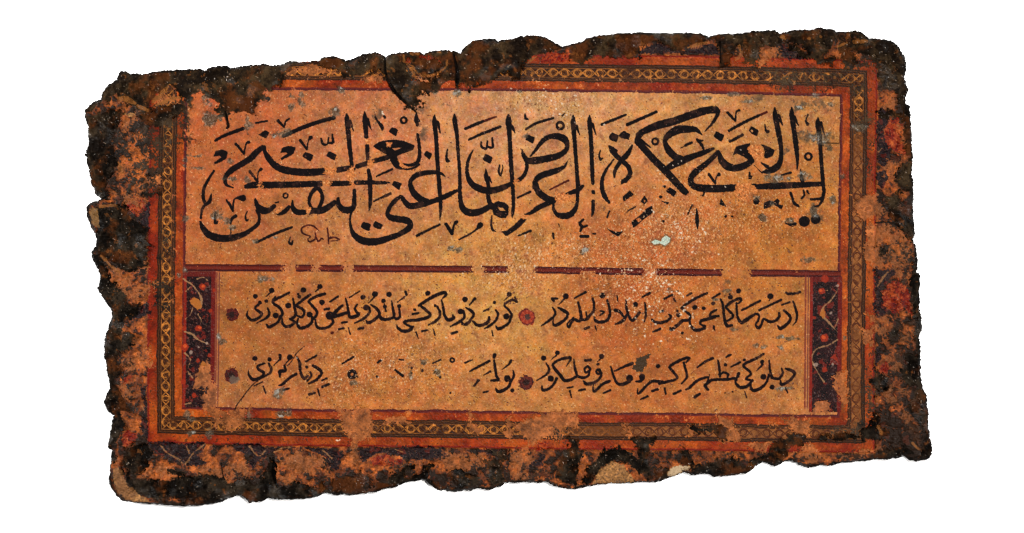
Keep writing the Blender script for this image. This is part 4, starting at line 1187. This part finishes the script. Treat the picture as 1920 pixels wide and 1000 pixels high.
# regions of the design that are parts of the plaque
def reg(m): return m & (CH < 0.5) & (E > 3)
lower = reg((PX > 410 + (PY - 640) * -0.012) & (PX < 1509 + (PY - 640) * -0.006) & (PY > yd + 7) & (DF > 36))
upper = reg((DF > 36) & (PY < yd - 7))
PANEL_PARTS = [('text_panel', 'upper panel with the large inscription', upper), ('text_panel', 'lower panel with the two verse rows', lower),
               ('chain_border', None, reg(np.abs(DF) <= 9.6)),
               ('orange_band', 'inner orange band', reg((DF > 9.6) & (DF <= 36))), ('orange_band', 'outer orange band', reg((DF < -9.6) & (DF >= -36.5))),
               ('divider_rule', None, reg(DIV > 0.5)), ('floral_panel', None, reg((PANL > 0.5) & (BA < 0.5))), ('floral_panel', None, reg((PANR > 0.5) & (BA < 0.5)))]
#PAINT-END
# ------------------------------------------------------------------ materials
def new_mat(name):
    m = bpy.data.materials.new(name); m.use_nodes = True
    nt = m.node_tree
    return m, nt, nt.nodes, nt.links, nt.nodes['Principled BSDF']

def paint_mat(name, grain, rough_lo, rough_hi, bump, spec, fine=False):
    """painted colour from the mesh's 'pigment' attribute, broken up by fine procedural grain"""
    m, nt, N, L, B = new_mat(name)
    at = N.new('ShaderNodeAttribute'); at.attribute_name = 'pigment'
    gl = N.new('ShaderNodeAttribute'); gl.attribute_name = 'gloss'
    tc = N.new('ShaderNodeTexCoord')
    n1 = N.new('ShaderNodeTexNoise'); n1.inputs['Scale'].default_value = 1400; n1.inputs['Detail'].default_value = 3
    n2 = N.new('ShaderNodeTexNoise'); n2.inputs['Scale'].default_value = 420; n2.inputs['Detail'].default_value = 4
    for n in (n1, n2): L.new(tc.outputs['Object'], n.inputs['Vector'])
    mr = N.new('ShaderNodeMapRange')
    mr.inputs['From Min'].default_value, mr.inputs['From Max'].default_value = 0.3, 0.7
    mr.inputs['To Min'].default_value, mr.inputs['To Max'].default_value = 1 - grain, 1 + grain
    L.new(n1.outputs['Fac'], mr.inputs['Value'])
    vm = N.new('ShaderNodeVectorMath'); vm.operation = 'SCALE'
    L.new(at.outputs['Color'], vm.inputs[0]); L.new(mr.outputs['Result'], vm.inputs['Scale'])
    L.new(vm.outputs['Vector'], B.inputs['Base Color'])
    rr_ = N.new('ShaderNodeMapRange')
    rr_.inputs['To Min'].default_value, rr_.inputs['To Max'].default_value = rough_hi, rough_lo
    L.new(gl.outputs['Fac'], rr_.inputs['Value'])
    ad = N.new('ShaderNodeMath'); ad.operation = 'MULTIPLY_ADD'; ad.inputs[1].default_value = 0.30; ad.inputs[2].default_value = -0.15
    L.new(n2.outputs['Fac'], ad.inputs[0])
    a2 = N.new('ShaderNodeMath'); a2.operation = 'ADD'; a2.use_clamp = True
    L.new(ad.outputs[0], a2.inputs[0]); L.new(rr_.outputs['Result'], a2.inputs[1])
    L.new(a2.outputs[0], B.inputs['Roughness'])
    sp = N.new('ShaderNodeMath'); sp.operation = 'MULTIPLY'; sp.inputs[1].default_value = spec
    L.new(gl.outputs['Fac'], sp.inputs[0]); L.new(sp.outputs[0], B.inputs['Specular IOR Level'])
    bp = N.new('ShaderNodeBump'); bp.inputs['Strength'].default_value = bump; bp.inputs['Distance'].default_value = 0.0002
    L.new((n1 if fine else n2).outputs['Fac'], bp.inputs['Height']); L.new(bp.outputs['Normal'], B.inputs['Normal'])
    return m
M_SLAB = paint_mat('charred_crust', 0.07, 0.20, 0.72, 0.22, 0.5, True)
M_PAPER = paint_mat('worn_painted_paper', 0.06, 0.30, 0.48, 0.25, 0.22)
M_INK = paint_mat('black_ink', 0.06, 0.32, 0.60, 0.2, 0.12)

m_table, nt, N, L, B = new_mat('white_paper_sweep')
nz = N.new('ShaderNodeTexNoise'); nz.inputs['Scale'].default_value = 900
cr = N.new('ShaderNodeMapRange'); cr.inputs['To Min'].default_value, cr.inputs['To Max'].default_value = 0.90, 0.93
cc = N.new('ShaderNodeCombineColor')
tcn = N.new('ShaderNodeTexCoord'); L.new(tcn.outputs['Object'], nz.inputs['Vector'])
L.new(nz.outputs['Fac'], cr.inputs['Value'])
for k in range(3): L.new(cr.outputs['Result'], cc.inputs[k])
L.new(cc.outputs['Color'], B.inputs['Base Color'])
B.inputs['Roughness'].default_value = 0.8
B.inputs['Specular IOR Level'].default_value = 0.1

# ------------------------------------------------------------------ table surface
me = bpy.data.meshes.new('table_surface')
r_ = 2.5
me.from_pydata([(-r_, -r_, 0), (r_, -r_, 0), (r_, r_, 0), (-r_, r_, 0)], [], [(0, 1, 2, 3)])
me.materials.append(m_table)
tb = bpy.data.objects.new('table_surface', me); COL.objects.link(tb)
tb['kind'] = 'structure'
tb['label'] = 'plain white sheet the plaque lies on'

# ------------------------------------------------------------------ the plaque: one height field cut into its parts
def mesh_object(name, co, faces, pig, glo, mat, parent, nrm=None):
    me = bpy.data.meshes.new(name)
    nf = len(faces)
    me.vertices.add(len(co)); me.vertices.foreach_set('co', np.ascontiguousarray(co, np.float32).ravel())
    me.loops.add(nf * 4); me.loops.foreach_set('vertex_index', np.ascontiguousarray(faces, np.int32).ravel())
    me.polygons.add(nf); me.polygons.foreach_set('loop_start', np.arange(nf, dtype=np.int32) * 4)
    me.update(calc_edges=True)
    me.polygons.foreach_set('use_smooth', np.ones(nf, bool))
    a = me.attributes.new('pigment', 'FLOAT_COLOR', 'POINT')
    a.data.foreach_set('color', np.concatenate([pig, np.ones((len(pig), 1), np.float32)], 1).astype(np.float32).ravel())
    a = me.attributes.new('gloss', 'FLOAT', 'POINT')
    a.data.foreach_set('value', np.ascontiguousarray(glo, np.float32))
    me.materials.append(mat)
    if nrm is not None:
        me.normals_split_custom_set_from_vertices(nrm)
    o = bpy.data.objects.new(name, me)
    COL.objects.link(o)
    o.parent = parent
    return o

plaque = bpy.data.objects.new('inscribed_plaque', None)
COL.objects.link(plaque)
plaque['label'] = 'charred plaque with ragged burnt edges, black Arabic calligraphy on orange paper, gilt chain border'
plaque['category'] = 'plaque'

VZ = T + RZ * S
gx, gy = PX.astype(np.float64).copy(), PY.astype(np.float64).copy()
inside = EDGE < 0
fin = inside[:-1, :-1] & inside[1:, :-1] & inside[:-1, 1:] & inside[1:, 1:]
# drop stray islands: keep faces deep enough or connected to the body by simple erosion test
cnt = np.zeros_like(fin, int)
cnt[1:] += fin[:-1]; cnt[:-1] += fin[1:]; cnt[:, 1:] += fin[:, :-1]; cnt[:, :-1] += fin[:, 1:]
fin &= cnt >= 2
idx = np.arange(H * W).reshape(H, W)
pad = np.zeros((H + 1, W + 1), bool); pad[1:-1, 1:-1] = fin
bv = np.zeros((H, W), bool)
t4 = np.stack([pad[:-1, :-1], pad[:-1, 1:], pad[1:, :-1], pad[1:, 1:]])
bv = t4.any(0) & ~t4.all(0)
gyE, gxE = np.gradient(EDGE)
gl_ = np.hypot(gxE, gyE) + 1e-6
mv = np.where(bv, np.clip(-EDGE, -0.2, 1.6), 0)
gx += mv * gxE / gl_; gy += mv * gyE / gl_
CO = np.stack([(gx - CX) * S, (CY - gy) * S, VZ], -1).reshape(-1, 3)
zy, zx = np.gradient(RZ)
NR = np.stack([-zx, zy, np.ones_like(zx)], -1)
NR /= np.linalg.norm(NR, axis=-1, keepdims=True)
PIG = (LINC / KLIGHT).reshape(-1, 3)
GLO = GLOSS.ravel()
NR = NR.reshape(-1, 3)

ID = np.zeros((H - 1, W - 1), np.int16)
ALLP = PANEL_PARTS + PARTS
for k, (nm, lb, m_) in enumerate(ALLP):
    ID[m_[:-1, :-1]] = k + 1

def grid_faces(mask):
    i, j = np.nonzero(mask)
    return np.stack([idx[i, j], idx[i + 1, j], idx[i + 1, j + 1], idx[i, j + 1]], 1)

# slab with its side wall
fs = grid_faces(fin & (ID == 0))
i, j = np.nonzero(fin)
edges = []
for di, dj, a, b in ((0, -1, (0, 0), (1, 0)), (1, 0, (1, 0), (1, 1)), (0, 1, (1, 1), (0, 1)), (-1, 0, (0, 1), (0, 0))):
    out = ~pad[1 + i + di, 1 + j + dj]
    edges.append(np.stack([idx[i[out] + a[0], j[out] + a[1]], idx[i[out] + b[0], j[out] + b[1]]], 1))
edges = np.concatenate(edges)
ring = np.unique(edges)
pos = {int(v): k for k, v in enumerate(ring)}
e0 = np.array([pos[int(v)] for v in edges[:, 0]]); e1 = np.array([pos[int(v)] for v in edges[:, 1]])
rc = CO[ring]
gdir = np.stack([gxE.ravel()[ring], -gyE.ravel()[ring]], 1) / gl_.ravel()[ring][:, None]
used = np.unique(fs)
used = np.union1d(used, ring)
remap = np.zeros(H * W, np.int64); remap[used] = np.arange(len(used))
n0 = len(used)
levels = []
for fz, inset in ((0.55, 0.4), (0.25, 1.6), (0.0, 4.0)):
    c = rc.copy()
    c[:, 2] = rc[:, 2] * fz
    c[:, :2] -= gdir * (inset + 0.8 * fz * N5.ravel()[ring][:, None] * (fz > 0)) * S
    levels.append(c)
co = np.vstack([CO[used]] + levels)
ff = [remap[fs]]
prev = remap[ring]
nr_ = len(ring)
for k in range(3):
    cur = n0 + k * nr_ + np.arange(nr_)
    ff.append(np.stack([prev[e0], cur[e0], cur[e1], prev[e1]], 1))
    prev = cur
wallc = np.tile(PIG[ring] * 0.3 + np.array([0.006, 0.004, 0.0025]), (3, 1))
slab = mesh_object('slab', co, np.concatenate(ff), np.vstack([PIG[used], wallc]), np.concatenate([GLO[used], np.full(3 * nr_, 0.4)]), M_SLAB, plaque)

panels = []
for k, (nm, lb, m_) in enumerate(ALLP):
    fk = grid_faces(fin & (ID == k + 1))
    if len(fk) < 4: continue
    us = np.unique(fk)
    remap[us] = np.arange(len(us))
    mat = M_INK if nm in ('inscription_word', 'verse_line', 'signature') else M_PAPER
    # writing, rosettes and the stuck flake belong to the panel they are on
    host = plaque
    if nm in ('inscription_word', 'signature', 'paper_flake'): host = panels[0]
    elif nm in ('verse_line', 'rosette'): host = panels[1]
    o = mesh_object(nm, CO[us], remap[fk], PIG[us], GLO[us], mat, host, NR[us])
    if nm == 'text_panel': panels.append(o)
    if lb: o['label'] = lb
